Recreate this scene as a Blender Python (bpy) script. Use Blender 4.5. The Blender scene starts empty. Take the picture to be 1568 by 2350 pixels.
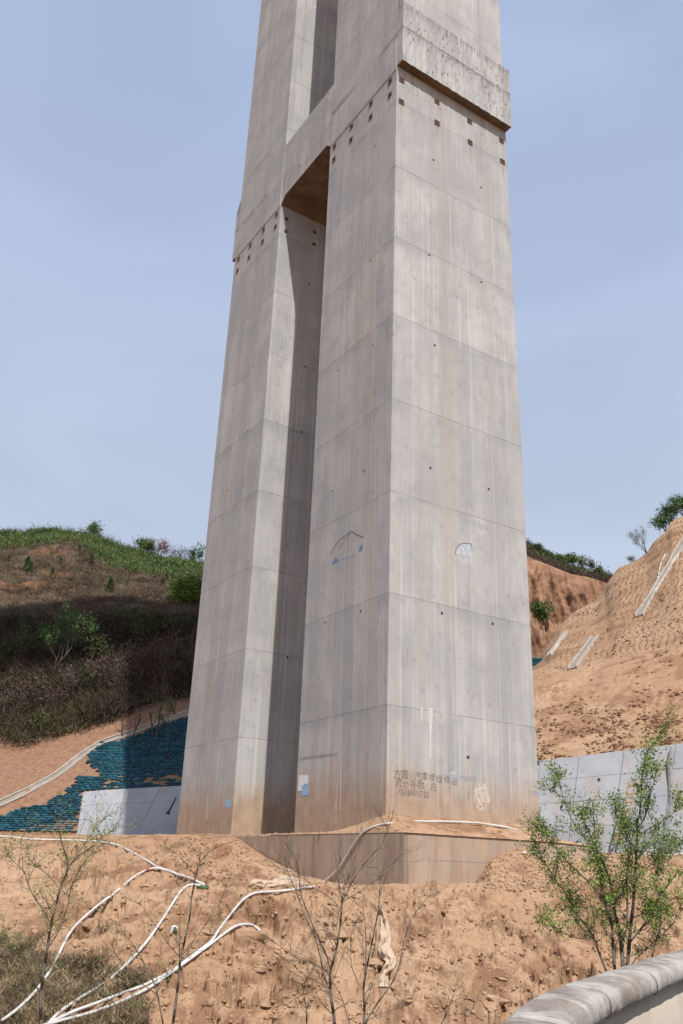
import bpy, bmesh, math, random
import numpy as np
from mathutils import Vector, Matrix
from mathutils.bvhtree import BVHTree

random.seed(7)
rng = np.random.default_rng(7)
S = bpy.context.scene
C = S.collection
R = math.radians

# ------------------------------------------------------------------ camera
F = 1969.45; PITCH = 0.393; ROLL = 0.0383; PSI = 1.0058
cam_d = bpy.data.cameras.new('camera'); cam = bpy.data.objects.new('camera', cam_d); C.objects.link(cam)
cam_d.sensor_fit = 'VERTICAL'; cam_d.sensor_height = 36.0; cam_d.lens = 36.0 * F / 2350.0
cam_d.clip_start = 0.1; cam_d.clip_end = 6000
cp, sp, cr, sr = math.cos(PITCH), math.sin(PITCH), math.cos(ROLL), math.sin(ROLL)
right = Vector((1, 0, 0)); fwd = Vector((0, cp, sp)); up = Vector((0, -sp, cp))
r2 = right * cr + up * sr; u2 = -right * sr + up * cr
cam.matrix_world = Matrix(((r2.x, u2.x, -fwd.x, 0), (r2.y, u2.y, -fwd.y, 0), (r2.z, u2.z, -fwd.z, 0), (0, 0, 0, 1)))
S.camera = cam

# ------------------------------------------------------------------ sun and sky
SUN_DIR = Vector((-0.2967, 0.9550, -1.35)).normalized()      # direction the light travels
elev = math.asin(-SUN_DIR.z); az = math.atan2(-SUN_DIR.x, -SUN_DIR.y)
sun_d = bpy.data.lights.new('sun', 'SUN'); sun = bpy.data.objects.new('sun', sun_d); C.objects.link(sun)
sun_d.energy = 5.0; sun_d.angle = R(0.6); sun_d.color = (1.0, 0.965, 0.91)
sun.rotation_euler = SUN_DIR.to_track_quat('-Z', 'Y').to_euler(); sun.location = (20, -60, 120)
W = bpy.data.worlds.new('World'); S.world = W; W.use_nodes = True
wn = W.node_tree; wn.nodes.clear()

def nd(nt, t, **k):
    n = nt.nodes.new(t)
    for a, b in k.items():
        if a == 'i':
            for q, v in b.items():
                if isinstance(v, bpy.types.NodeSocket): nt.links.new(v, n.inputs[q])
                else: n.inputs[q].default_value = v
        else: setattr(n, a, b)
    return n
wout = nd(wn, 'ShaderNodeOutputWorld')
sky = nd(wn, 'ShaderNodeTexSky', sky_type='NISHITA', sun_disc=False, sun_elevation=elev, sun_rotation=az,
         altitude=800.0, air_density=1.0, dust_density=2.2, ozone_density=2.0)
tc = nd(wn, 'ShaderNodeTexCoord')
mp = nd(wn, 'ShaderNodeMapping', i={'Vector': tc.outputs['Generated'], 'Scale': (1.1, 1.6, 3.2), 'Rotation': (0.2, 0.3, 0.5)})
cn = nd(wn, 'ShaderNodeTexNoise', i={'Vector': mp.outputs[0], 'Scale': 1.5, 'Detail': 6.0, 'Roughness': 0.5, 'Distortion': 0.5})
crp = nd(wn, 'ShaderNodeMapRange', interpolation_type='SMOOTHSTEP', i={'Value': cn.outputs['Fac'], 'From Min': 0.40, 'From Max': 0.66, 'To Min': 0.77, 'To Max': 0.87})
sz = nd(wn, 'ShaderNodeSeparateXYZ', i={0: tc.outputs['Generated']})
hz = nd(wn, 'ShaderNodeMapRange', i={'Value': sz.outputs[2], 'From Min': 0.0, 'From Max': 0.75})
cc = nd(wn, 'ShaderNodeMix', data_type='RGBA', i={'Factor': hz.outputs[0], 'A': (7.6, 8.3, 9.3, 1), 'B': (5.2, 6.3, 8.9, 1)})
mx = nd(wn, 'ShaderNodeMix', data_type='RGBA', i={'Factor': crp.outputs[0], 'A': sky.outputs[0], 'B': cc.outputs['Result']})
bg = nd(wn, 'ShaderNodeBackground', i={'Color': mx.outputs['Result'], 'Strength': 0.094})
wn.links.new(bg.outputs[0], wout.inputs[0])
S.view_settings.view_transform = 'Standard'; S.view_settings.look = 'None'
S.view_settings.exposure = 0.0; S.view_settings.gamma = 1.0; S.view_settings.use_curve_mapping = False

# ------------------------------------------------------------------ survey helpers (sight lines -> places at a given depth)
def ray(x, y):
    a = x - 784; b = 1175 - y
    a, b = a * cr - b * sr, a * sr + b * cr
    return Vector((a / F, cp - sp * b / F, sp + cp * b / F))
def at(x, y, Y):
    r = ray(x, y); return r * (Y / r.y)
def proj(P):
    x, y, z = P; d = y * cp + z * sp
    a, b = x / d * F, (-y * sp + z * cp) / d * F
    return 784 + a * cr + b * sr, 1175 - (-a * sr + b * cr)
UV_U = Vector((-math.cos(PSI), math.sin(PSI), 0)); UV_V = Vector((math.sin(PSI), math.cos(PSI), 0))
PO = Vector((2.0468, 33.2658, 0))
def uvw(u, v, z): return PO + UV_U * u + UV_V * v + Vector((0, 0, z))
def plane_hit(x, y, n, c):
    r = ray(x, y); return r * (c / r.dot(n))
def on_u(x, y, u):
    P = plane_hit(x, y, UV_U, PO.dot(UV_U) + u); return (P - PO).dot(UV_V), P.z, P
def on_v(x, y, v):
    P = plane_hit(x, y, UV_V, PO.dot(UV_V) + v); return (P - PO).dot(UV_U), P.z, P

# ------------------------------------------------------------------ noise in numpy
_perm = rng.permutation(512)
def _h(ix, iy): return _perm[(_perm[ix & 511] + iy) & 511]
def perlin(x, y):
    x = np.asarray(x, float); y = np.asarray(y, float)
    xi = np.floor(x).astype(int); yi = np.floor(y).astype(int); xf = x - xi; yf = y - yi
    def g(ix, iy, dx, dy):
        a = _h(ix, iy) * (2 * np.pi / 512 * 7.0); return np.cos(a) * dx + np.sin(a) * dy
    s = lambda t: t * t * t * (t * (t * 6 - 15) + 10)
    u, v = s(xf), s(yf)
    n00 = g(xi, yi, xf, yf); n10 = g(xi + 1, yi, xf - 1, yf); n01 = g(xi, yi + 1, xf, yf - 1); n11 = g(xi + 1, yi + 1, xf - 1, yf - 1)
    return (n00 * (1 - u) + n10 * u) * (1 - v) + (n01 * (1 - u) + n11 * u) * v * 1.0
def fbm(x, y, o=4, gain=.5):
    a, t, f = 1.0, 0, 1.0
    for i in range(o): t = t + a * perlin(x * f + 17.3 * i, y * f + 9.1 * i); a *= gain; f *= 2.03
    return t
def ridged(x, y, o=4):
    a, t, f = 1.0, 0, 1.0
    for i in range(o): t = t + a * (1 - 2.2 * np.abs(perlin(x * f + 31.7 * i, y * f + 5.3 * i))); a *= .5; f *= 2.1
    return t / 1.9

# ------------------------------------------------------------------ mesh helpers
class MB:
    def __init__(s): s.v = []; s.f = []; s.n = 0
    def add(s, v, f):
        s.v.extend(v); s.f.extend([tuple(i + s.n for i in q) for q in f]); s.n += len(v)
    def box(s, a, b, M=None):
        x0, y0, z0 = a; x1, y1, z1 = b
        v = [Vector(p) for p in ((x0,y0,z0),(x1,y0,z0),(x1,y1,z0),(x0,y1,z0),(x0,y0,z1),(x1,y0,z1),(x1,y1,z1),(x0,y1,z1))]
        if M: v = [M @ p for p in v]
        s.add(v, [(0,3,2,1),(4,5,6,7),(0,1,5,4),(1,2,6,5),(2,3,7,6),(3,0,4,7)])
    def hexa(s, q, off):
        v = [Vector(p) for p in q] + [Vector(p) + off for p in q]
        s.add(v, [(0,1,2,3),(7,6,5,4),(0,4,5,1),(1,5,6,2),(2,6,7,3),(3,7,4,0)])
    def tube(s, pts, rad, n=5, cap=False):
        pts = [Vector(p) for p in pts]; m = len(pts)
        if not hasattr(rad, '__len__'): rad = [rad] * m
        vv = []; ff = []; a = None
        for i, p in enumerate(pts):
            t = (pts[min(i + 1, m - 1)] - pts[max(i - 1, 0)])
            if t.length < 1e-9: t = Vector((0, 0, 1))
            t.normalize()
            if a is None: a = t.cross(Vector((0, 1, 0)) if abs(t.y) < .9 else Vector((1, 0, 0)))
            else: a = a - t * a.dot(t)
            if a.length < 1e-6: a = t.orthogonal()
            a.normalize(); b = t.cross(a)
            for k in range(n):
                w = 2 * math.pi * k / n; vv.append(p + (a * math.cos(w) + b * math.sin(w)) * rad[i])
        for i in range(m - 1):
            for k in range(n): ff.append((i*n+k, i*n+(k+1) % n, (i+1)*n+(k+1) % n, (i+1)*n+k))
        if cap: ff.append(tuple(range(n - 1, -1, -1))); ff.append(tuple((m-1)*n + k for k in range(n)))
        s.add(vv, ff)
    def mesh(s, name):
        me = bpy.data.meshes.new(name); me.from_pydata([tuple(p) for p in s.v], [], s.f); me.update(); return me
def link(name, me, mat=None, parent=None, smooth=False):
    o = bpy.data.objects.new(name, me); C.objects.link(o)
    if mat is not None and len(me.materials) == 0: me.materials.append(mat)
    if smooth: me.polygons.foreach_set('use_smooth', [True] * len(me.polygons))
    if parent is not None: o.parent = parent
    return o
def build(mb, name, mat, parent=None, smooth=False): return link(name, mb.mesh(name), mat, parent, smooth)
def empty(name, loc=(0, 0, 0), rz=0, **k):
    o = bpy.data.objects.new(name, None); C.objects.link(o); o.location = loc; o.rotation_euler = (0, 0, rz)
    o.empty_display_size = .3
    for a, b in k.items(): o[a] = b
    return o
def tag(o, **k):
    for a, b in k.items(): o[a] = b
    return o
def tris_np(name, V, Fc, mat, parent=None):
    """big mesh from numpy arrays: V (n,3), Fc (m,k)"""
    me = bpy.data.meshes.new(name); k = Fc.shape[1]
    me.vertices.add(len(V)); me.vertices.foreach_set('co', np.ascontiguousarray(V, dtype=np.float32).ravel())
    me.loops.add(Fc.size); me.loops.foreach_set('vertex_index', np.ascontiguousarray(Fc, dtype=np.int32).ravel())
    me.polygons.add(len(Fc)); me.polygons.foreach_set('loop_start', np.arange(0, Fc.size, k, dtype=np.int32))
    me.polygons.foreach_set('loop_total', np.full(len(Fc), k, dtype=np.int32)); me.update(calc_edges=True); me.validate()
    return link(name, me, mat, parent)

# ------------------------------------------------------------------ materials
def newmat(name, rough=0.9):
    m = bpy.data.materials.new(name); m.use_nodes = True; nt = m.node_tree; nt.nodes.clear()
    out = nd(nt, 'ShaderNodeOutputMaterial'); b = nd(nt, 'ShaderNodeBsdfPrincipled', i={'Roughness': rough})
    b.inputs['Specular IOR Level'].default_value = 0.25
    nt.links.new(b.outputs[0], out.inputs[0]); return m, nt, b
def mixc(nt, f, a, b): return nd(nt, 'ShaderNodeMix', data_type='RGBA', i={'Factor': f, 'A': a, 'B': b}).outputs['Result']
def math_(nt, op, a, b=0.0, c=None):
    n = nd(nt, 'ShaderNodeMath', operation=op, i={0: a, 1: b})
    if c is not None:
        if isinstance(c, bpy.types.NodeSocket): nt.links.new(c, n.inputs[2])
        else: n.inputs[2].default_value = c
    return n.outputs[0]
def ramp(nt, v, a, b, c=0.0, d=1.0, smooth=True):
    return nd(nt, 'ShaderNodeMapRange', interpolation_type='SMOOTHSTEP' if smooth else 'LINEAR',
              i={'Value': v, 'From Min': a, 'From Max': b, 'To Min': c, 'To Max': d}).outputs[0]
def noise(nt, vec, scale, detail=4.0, rough=.5, sc=None, dist=0.0):
    if sc is not None: vec = nd(nt, 'ShaderNodeMapping', i={'Vector': vec, 'Scale': sc}).outputs[0]
    return nd(nt, 'ShaderNodeTexNoise', i={'Vector': vec, 'Scale': scale, 'Detail': detail, 'Roughness': rough, 'Distortion': dist}).outputs['Fac']
def col(r, g, b): return (r, g, b, 1)
def simple(name, c1, c2, scale=3.0, rough=.9, bump=0.0, rnd=0.0):
    m, nt, b = newmat(name, rough); g = nd(nt, 'ShaderNodeNewGeometry')
    n = noise(nt, g.outputs['Position'], scale, 5.0, .6)
    c = mixc(nt, ramp(nt, n, .3, .7), col(*c1), col(*c2))
    if rnd:
        v = ramp(nt, g.outputs['Random Per Island'], 0, 1, 1 - rnd, 1 + rnd, False)
        c = nd(nt, 'ShaderNodeVectorMath', operation='SCALE', i={0: c, 'Scale': v}).outputs[0]
    nt.links.new(c, b.inputs['Base Color'])
    if bump:
        bn = nd(nt, 'ShaderNodeBump', i={'Height': n, 'Strength': bump, 'Distance': .05}); nt.links.new(bn.outputs[0], b.inputs['Normal'])
    return m

def soil_mat(name, pale, mid, dark, s=1.0, bump=.6, streak=0.0, grass=None):
    m, nt, b = newmat(name, .95); g = nd(nt, 'ShaderNodeNewGeometry'); P = g.outputs['Position']
    big = noise(nt, P, .16 * s, 5.0, .55, dist=.6); med = noise(nt, P, 1.1 * s, 6.0, .62); fine = noise(nt, P, 7.0 * s, 6.0, .7)
    c = mixc(nt, ramp(nt, big, .35, .66), col(*pale), col(*mid))
    c = mixc(nt, ramp(nt, med, .50, .68, 0, .75), c, col(*dark))
    c = mixc(nt, ramp(nt, fine, .52, .72, 0, .5), c, col(*[k * .72 for k in dark]))
    c = mixc(nt, ramp(nt, fine, .28, .45, .35, 0), c, col(*[min(1, k * 1.12) for k in pale]))
    patch = noise(nt, P, .42 * s, 6.0, .66, dist=1.0); c = mixc(nt, ramp(nt, patch, .52, .60, 0, .68), c, col(*dark))
    if streak:
        st = noise(nt, P, 1.0, 5.0, .6, sc=(2.4 * s, .5 * s, .22 * s)); c = mixc(nt, ramp(nt, st, .5, .66, 0, streak), c, col(*dark))
    nt.links.new(c, b.inputs['Base Color'])
    hsum = math_(nt, 'ADD', math_(nt, 'MULTIPLY', med, .6), math_(nt, 'MULTIPLY', fine, .3))
    xf = noise(nt, P, 26.0 * s, 4.0, .7); hsum = math_(nt, 'ADD', hsum, math_(nt, 'MULTIPLY', xf, .12))
    bn = nd(nt, 'ShaderNodeBump', i={'Height': hsum, 'Strength': bump, 'Distance': .22 / s}); nt.links.new(bn.outputs[0], b.inputs['Normal'])
    return m

LJ = 5.86                        # height of the first pour joint
def concrete_mat(name, tan_amt=1.0, dirt_top=4.6, tone=1.0, joints=True, rough_form=0.0, dirty=0.0):
    m, nt, b = newmat(name, .88); t = nd(nt, 'ShaderNodeTexCoord'); P = t.outputs['Object']
    sx = nd(nt, 'ShaderNodeSeparateXYZ', i={0: P}); X, Y, Z = sx.outputs
    gN = nd(nt, 'ShaderNodeSeparateXYZ', i={0: nd(nt, 'ShaderNodeNewGeometry').outputs['Normal']})
    H = math_(nt, 'ADD', X, math_(nt, 'MULTIPLY', Y, 1.0))
    s1 = noise(nt, P, 1.0, 5.0, .55, sc=(1.1, 1.1, .022)); s2 = noise(nt, P, 1.0, 5.0, .6, sc=(5.5, 5.5, .07))
    s3 = noise(nt, P, 1.0, 3.0, .6, sc=(19, 19, .22)); bl = noise(nt, P, .42, 5.0, .6); bl2 = noise(nt, P, 2.1, 5.0, .65, sc=(1, 1, .6))
    fine = noise(nt, P, 14.0, 5.0, .7)
    base = col(.445 * tone, .438 * tone, .420 * tone); light = col(.565 * tone, .553 * tone, .53 * tone)
    grey = col(.268 * tone, .274 * tone, .280 * tone); tan = col(.39 * tone, .335 * tone, .275 * tone); dk = col(.15, .135, .12)
    c = mixc(nt, ramp(nt, bl, .36, .64, 0, .55), base, grey)
    c = mixc(nt, ramp(nt, s1, .50, .64, 0, .62 * tan_amt), c, tan)
    c = mixc(nt, ramp(nt, s1, .30, .44, .4, 0), c, light)
    sw = noise(nt, P, 1.0, 4.0, .6, sc=(.55, .55, .05)); c = mixc(nt, ramp(nt, sw, .50, .62, 0, .45), c, grey)
    c = mixc(nt, ramp(nt, s2, .52, .68, 0, .45), c, light)
    c = mixc(nt, ramp(nt, s2, .34, .46, .5, 0), c, tan)
    c = mixc(nt, ramp(nt, s3, .52, .70, 0, .32), c, grey)
    c = mixc(nt, ramp(nt, s3, .30, .46, .28, 0), c, light)
    c = mixc(nt, ramp(nt, bl2, .54, .70, 0, .55), c, grey)
    drip = noise(nt, P, 1.0, 6.0, .72, sc=(3.4, 3.4, .55), dist=.5); c = mixc(nt, math_(nt, 'MULTIPLY', ramp(nt, drip, .58, .68, 0, .55), ramp(nt, bl, .44, .60)), c, col(.19, .175, .16))
    if joints:
        zz = math_(nt, 'ADD', Z, math_(nt, 'MULTIPLY', math_(nt, 'SUBTRACT', bl2, .5), .10))
        q = math_(nt, 'DIVIDE', math_(nt, 'SUBTRACT', zz, LJ), 4.5); fl = math_(nt, 'FLOOR', q); fr = math_(nt, 'FRACT', q)
        wn_ = nd(nt, 'ShaderNodeTexWhiteNoise', noise_dimensions='1D', i={'W': fl}).outputs['Value']
        c = mixc(nt, ramp(nt, wn_, 0, 1, 0, .30, False), c, grey)
        # darker run-off just below each joint, fading
        below = math_(nt, 'MULTIPLY', ramp(nt, fr, .80, 1.0), ramp(nt, bl, .40, .62, 0, .55)); c = mixc(nt, below, c, grey)
        jl = math_(nt, 'SUBTRACT', 1.0, ramp(nt, math_(nt, 'ABSOLUTE', math_(nt, 'SUBTRACT', fr, .5)), .4950, .4985)); jl = math_(nt, 'SUBTRACT', 1.0, jl)
        jbreak = noise(nt, P, .9, 3.0, .6)
        c = mixc(nt, math_(nt, 'MULTIPLY', jl, ramp(nt, jbreak, .34, .62, .05, .62)), c, dk)
        zb = math_(nt, 'ADD', Z, math_(nt, 'MULTIPLY', math_(nt, 'SUBTRACT', bl2, .5), .35))
        band = math_(nt, 'MULTIPLY', math_(nt, 'MULTIPLY', ramp(nt, zb, 41.75, 41.95), ramp(nt, zb, 42.6, 41.95)), ramp(nt, noise(nt, P, .28, 4.0, .6), .42, .56, 0, .8)); c = mixc(nt, band, c, dk)
        band = math_(nt, 'MULTIPLY', math_(nt, 'MULTIPLY', ramp(nt, zb, 37.2, 39.6), ramp(nt, zb, 39.9, 39.7)), ramp(nt, s2, .40, .60, 0, .4)); c = mixc(nt, band, c, dk)
        # formwork sheet lines
        fr2 = math_(nt, 'FRACT', math_(nt, 'MULTIPLY', q, 3.0)); j2 = ramp(nt, math_(nt, 'ABSOLUTE', math_(nt, 'SUBTRACT', fr2, .5)), .487, .497)
        c = mixc(nt, math_(nt, 'MULTIPLY', j2, ramp(nt, noise(nt, P, .6, 2.0), .45, .65, 0, .38)), c, grey)
        frh = math_(nt, 'FRACT', math_(nt, 'DIVIDE', H, 1.31)); j3 = ramp(nt, math_(nt, 'ABSOLUTE', math_(nt, 'SUBTRACT', frh, .5)), .484, .497)
        c = mixc(nt, math_(nt, 'MULTIPLY', j3, ramp(nt, noise(nt, P, .5, 2.0), .42, .62, 0, .42)), c, tan)
        # smudges around the patched tie holes
        a = math_(nt, 'SUBTRACT', math_(nt, 'FRACT', math_(nt, 'ADD', math_(nt, 'DIVIDE', H, 1.31), .5)), .5)
        bb = math_(nt, 'SUBTRACT', math_(nt, 'FRACT', math_(nt, 'MULTIPLY', q, 3.6)), .5)
        d2 = math_(nt, 'SQRT', math_(nt, 'ADD', math_(nt, 'POWER', math_(nt, 'MULTIPLY', a, 1.31), 2.0), math_(nt, 'POWER', math_(nt, 'MULTIPLY', bb, 1.0), 2.0)))
        sm = math_(nt, 'MULTIPLY', ramp(nt, d2, .03, .17, 1, 0), ramp(nt, noise(nt, P, .8, 3.0, .7), .42, .66, 0, .55)); c = mixc(nt, sm, c, col(.24, .225, .22))
    if rough_form > .5:
        zj = math_(nt, 'ADD', Z, math_(nt, 'MULTIPLY', math_(nt, 'SUBTRACT', bl2, .5), .25))
        for z0 in (42.25,):
            c = mixc(nt, math_(nt, 'MULTIPLY', ramp(nt, math_(nt, 'ABSOLUTE', math_(nt, 'SUBTRACT', zj, z0)), .10, .02), ramp(nt, bl, .35, .6, .35, .95)), c, dk)
            dr = math_(nt, 'MULTIPLY', ramp(nt, zj, z0 - .9, z0, 0, 1), ramp(nt, zj, z0 + .05, z0, 0, 1)); c = mixc(nt, math_(nt, 'MULTIPLY', dr, ramp(nt, s3, .5, .62, 0, .75)), c, dk)
        c = mixc(nt, math_(nt, 'MULTIPLY', ramp(nt, zj, 43.3, 44.3), ramp(nt, s3, .42, .56, 0, .8)), c, dk)
    if rough_form:
        rf = noise(nt, P, 1.0, 6.0, .75, sc=(3.2, 3.2, 1.1)); c = mixc(nt, ramp(nt, rf, .54, .66, 0, .8 * rough_form), c, dk)
        rf2 = noise(nt, P, 5.0, 4.0, .7); c = mixc(nt, ramp(nt, rf2, .60, .70, 0, .7 * rough_form), c, dk)
    # soil washed and splashed on the foot
    if dirt_top:
        # dusty mud rises higher on the sheltered stretches
        zz = math_(nt, 'ADD', Z, math_(nt, 'ADD', math_(nt, 'MULTIPLY', math_(nt, 'SUBTRACT', bl, .5), 2.6), math_(nt, 'MULTIPLY', math_(nt, 'SUBTRACT', s2, .5), 2.2)))
        c = mixc(nt, ramp(nt, zz, dirt_top - .3, dirt_top - 2.7, 0, .86), c, mixc(nt, ramp(nt, bl2, .35, .65), col(.42, .285, .185), col(.33, .215, .135)))
    if dirty:
        m1 = noise(nt, P, 1.0, 6.0, .65, sc=(1.6, 1.6, .35), dist=.4); m2 = noise(nt, P, 1.0, 6.0, .65, sc=(4.5, 4.5, .22), dist=.3)
        mud = mixc(nt, ramp(nt, m1, .36, .64), col(.43, .285, .18), col(.31, .195, .12))
        c = mixc(nt, ramp(nt, m2, .30, .72, dirty, dirty * .55), c, mud)
        wet = math_(nt, 'MULTIPLY', ramp(nt, noise(nt, P, 1.0, 3.0, .5, sc=(.42, .42, .02)), .54, .66), ramp(nt, m2, .40, .62)); c = mixc(nt, math_(nt, 'MULTIPLY', wet, .8), c, col(.085, .075, .07))
        c = mixc(nt, ramp(nt, math_(nt, 'ADD', Z, m1), .2, -.5, 0, .8), c, col(.36, .235, .15))
    nt.links.new(c, b.inputs['Base Color'])
    h = math_(nt, 'ADD', math_(nt, 'MULTIPLY', fine, .25), math_(nt, 'MULTIPLY', bl2, .5 + rough_form))
    bn = nd(nt, 'ShaderNodeBump', i={'Height': h, 'Strength': .25 + .4 * rough_form, 'Distance': .03}); nt.links.new(bn.outputs[0], b.inputs['Normal'])
    return m

M = {}
M['concrete'] = concrete_mat('pier_concrete')
M['collar'] = concrete_mat('rough_cast_concrete', dirt_top=0, tone=.95, joints=False, rough_form=.8)
M['beam'] = concrete_mat('beam_concrete', dirt_top=0, tone=.9, joints=False, rough_form=.25)
M['footing'] = concrete_mat('footing_concrete', dirt_top=0, tone=.9, joints=False, dirty=.9)
def panel_mat():
    m, nt, b = newmat('wall_concrete', .85); g = nd(nt, 'ShaderNodeNewGeometry'); P = g.outputs['Position']
    n1 = noise(nt, P, .6, 5.0, .6); st = noise(nt, P, 1.0, 5.0, .6, sc=(1.5, .35, .12)); n3 = noise(nt, P, 3.0, 5.0, .7)
    c = mixc(nt, ramp(nt, n1, .35, .65), col(.32, .325, .35), col(.385, .39, .41))
    c = mixc(nt, ramp(nt, st, .54, .68, 0, .6), c, col(.40, .32, .25)); c = mixc(nt, ramp(nt, n3, .56, .72, 0, .35), c, col(.24, .235, .24))
    pi = nd(nt, 'ShaderNodeObjectInfo').outputs['Random']; c = mixc(nt, ramp(nt, pi, 0, 1, 0, .25, False), c, col(.26, .265, .28))
    nt.links.new(c, b.inputs['Base Color']); return m
M['panel'] = panel_mat()
M['seam_dark'] = simple('wet_mark', (.05, .05, .055), (.08, .08, .085), 4)
M['red'] = simple('red_tape', (.45, .06, .05), (.35, .05, .04), 4)
M['seam'] = simple('seam_mortar', (.20, .20, .205), (.26, .26, .265), 2)
M['ditch'] = simple('ditch_concrete', (.22, .185, .15), (.31, .255, .20), 1.5, .9, .3)
M['soil'] = soil_mat('bank_soil', (.445, .29, .182), (.375, .225, .132), (.215, .11, .06), 1.0, .75)
M['soil_right'] = soil_mat('graded_soil', (.425, .275, .168), (.36, .215, .125), (.25, .13, .07), .7, .5)
M['soil_cliff'] = soil_mat('cliff_soil', (.37, .215, .135), (.30, .165, .10), (.17, .085, .05), .35, .9, streak=.75)
M['clod'] = simple('clod_soil', (.42, .275, .17), (.31, .19, .11), 2.5, .95, .6)
M['clod_red'] = simple('clod_soil_red', (.26, .15, .092), (.18, .095, .058), 3.5, .95, .6)
M['hole'] = simple('hole_shade', (.10, .05, .03), (.17, .09, .055), 2)  # dark brown paints the shade inside the planting holes
M['rust'] = simple('rusty_steel', (.17, .085, .045), (.09, .055, .04), 9)
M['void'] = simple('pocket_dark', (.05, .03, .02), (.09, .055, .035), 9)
M['hose'] = simple('white_hose', (.62, .61, .59), (.50, .47, .43), 2, .55)
M['cloth'] = simple('cream_cloth', (.52, .40, .29), (.44, .33, .235), 4, .9)
M['bag'] = simple('sandbag_teal', (.006, .042, .066), (.016, .085, .115), 3.2, .75, .3, rnd=.45)
M['bag_faded'] = simple('sandbag_faded', (.03, .095, .105), (.20, .155, .11), 1.4, .85, .3, rnd=.35)
M['wood'] = simple('ladder_wood', (.42, .26, .13), (.32, .18, .09), 5)
M['paper'] = simple('poster_paper', (.60, .62, .64), (.70, .71, .71), 6)
M['bluepaper'] = simple('blue_poster', (.20, .38, .58), (.28, .46, .64), 5)
M['bluepaint'] = simple('blue_paint', (.07, .17, .34), (.20, .27, .36), 16)
M['palepaint'] = simple('pale_blue_paint', (.30, .39, .49), (.43, .45, .47), 11)
M['ink'] = simple('faded_ink', (.105, .10, .09), (.22, .20, .175), 11)
M['inkblue'] = simple('faded_blue_ink', (.25, .27, .36), (.34, .33, .36), 9)
M['white'] = simple('white_splash', (.52, .45, .37), (.60, .54, .47), 9)
M['bark'] = simple('grey_bark', (.085, .065, .05), (.14, .115, .092), 8)
M['bark_dark'] = simple('dark_bark', (.07, .052, .04), (.10, .08, .065), 3)
M['leaf'] = simple('spring_leaf', (.10, .165, .025), (.18, .255, .05), 3, .6, rnd=.4)
M['leaf_dk'] = simple('dark_leaf', (.05, .10, .03), (.085, .145, .045), .5, .7, rnd=.45)
M['pine'] = simple('pine_needles', (.035, .07, .02), (.06, .10, .03), 1, .8, rnd=.4)
M['leaf_hill'] = simple('hill_leaf', (.06, .105, .028), (.125, .165, .05), .22, .7, rnd=.45)
M['scrub'] = simple('dry_scrub', (.095, .065, .042), (.175, .125, .078), .35, .9, rnd=.5)
M['scrub_red'] = simple('brown_twigs', (.065, .043, .034), (.11, .078, .060), .3, .9, rnd=.45)
M['olive'] = simple('olive_brush', (.045, .055, .018), (.085, .095, .035), .3, .9, rnd=.5)
M['underbrush'] = simple('shade_toned_underbrush', (.035, .028, .017), (.075, .06, .035), .25, .9, rnd=.5)  # dark olive brush, lowered further to paint shade on the hill foot
M['soffit'] = simple('stain_and_shade_soffit', (.095, .062, .04), (.15, .105, .07), 1.2, .9)  # brown stain on the beam, painted shade under the collars
M['blossom'] = simple('pink_blossom', (.30, .20, .22), (.36, .25, .27), 1, .8, rnd=.3)
M['drygrass'] = simple('dry_grass', (.34, .25, .15), (.13, .095, .055), 2, .9, rnd=.4)
M['grass'] = simple('green_grass', (.045, .085, .02), (.08, .12, .03), 2, .8, rnd=.4)
M['asphalt'] = simple('road_asphalt', (.05, .05, .05), (.07, .068, .065), 12)
M['plaster'] = simple('cream_render', (.46, .40, .33), (.38, .32, .25), 1.3, .9, .2)
def coping_mat():
    m, nt, b = newmat('coping_cement', .9); g = nd(nt, 'ShaderNodeNewGeometry'); P = g.outputs['Position']
    n = noise(nt, P, 9.0, 6.0, .7); n2 = noise(nt, P, 2.0, 4.0, .6); up_ = nd(nt, 'ShaderNodeSeparateXYZ', i={0: g.outputs['Normal']}).outputs[2]
    c = mixc(nt, ramp(nt, n2, .40, .62), col(.40, .37, .33), col(.25, .21, .175)); c = mixc(nt, ramp(nt, n, .5, .7, 0, .8), c, col(.15, .125, .10))
    c = mixc(nt, ramp(nt, n, .3, .45, .6, 0), c, col(.55, .52, .48))
    nt.links.new(c, b.inputs['Base Color'])
    bn = nd(nt, 'ShaderNodeBump', i={'Height': n, 'Strength': .7, 'Distance': .02}); nt.links.new(bn.outputs[0], b.inputs['Normal']); return m
M['coping'] = coping_mat()
M['joint_dirt'] = simple('joint_dirt', (.10, .085, .07), (.16, .13, .11), 9)
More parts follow.
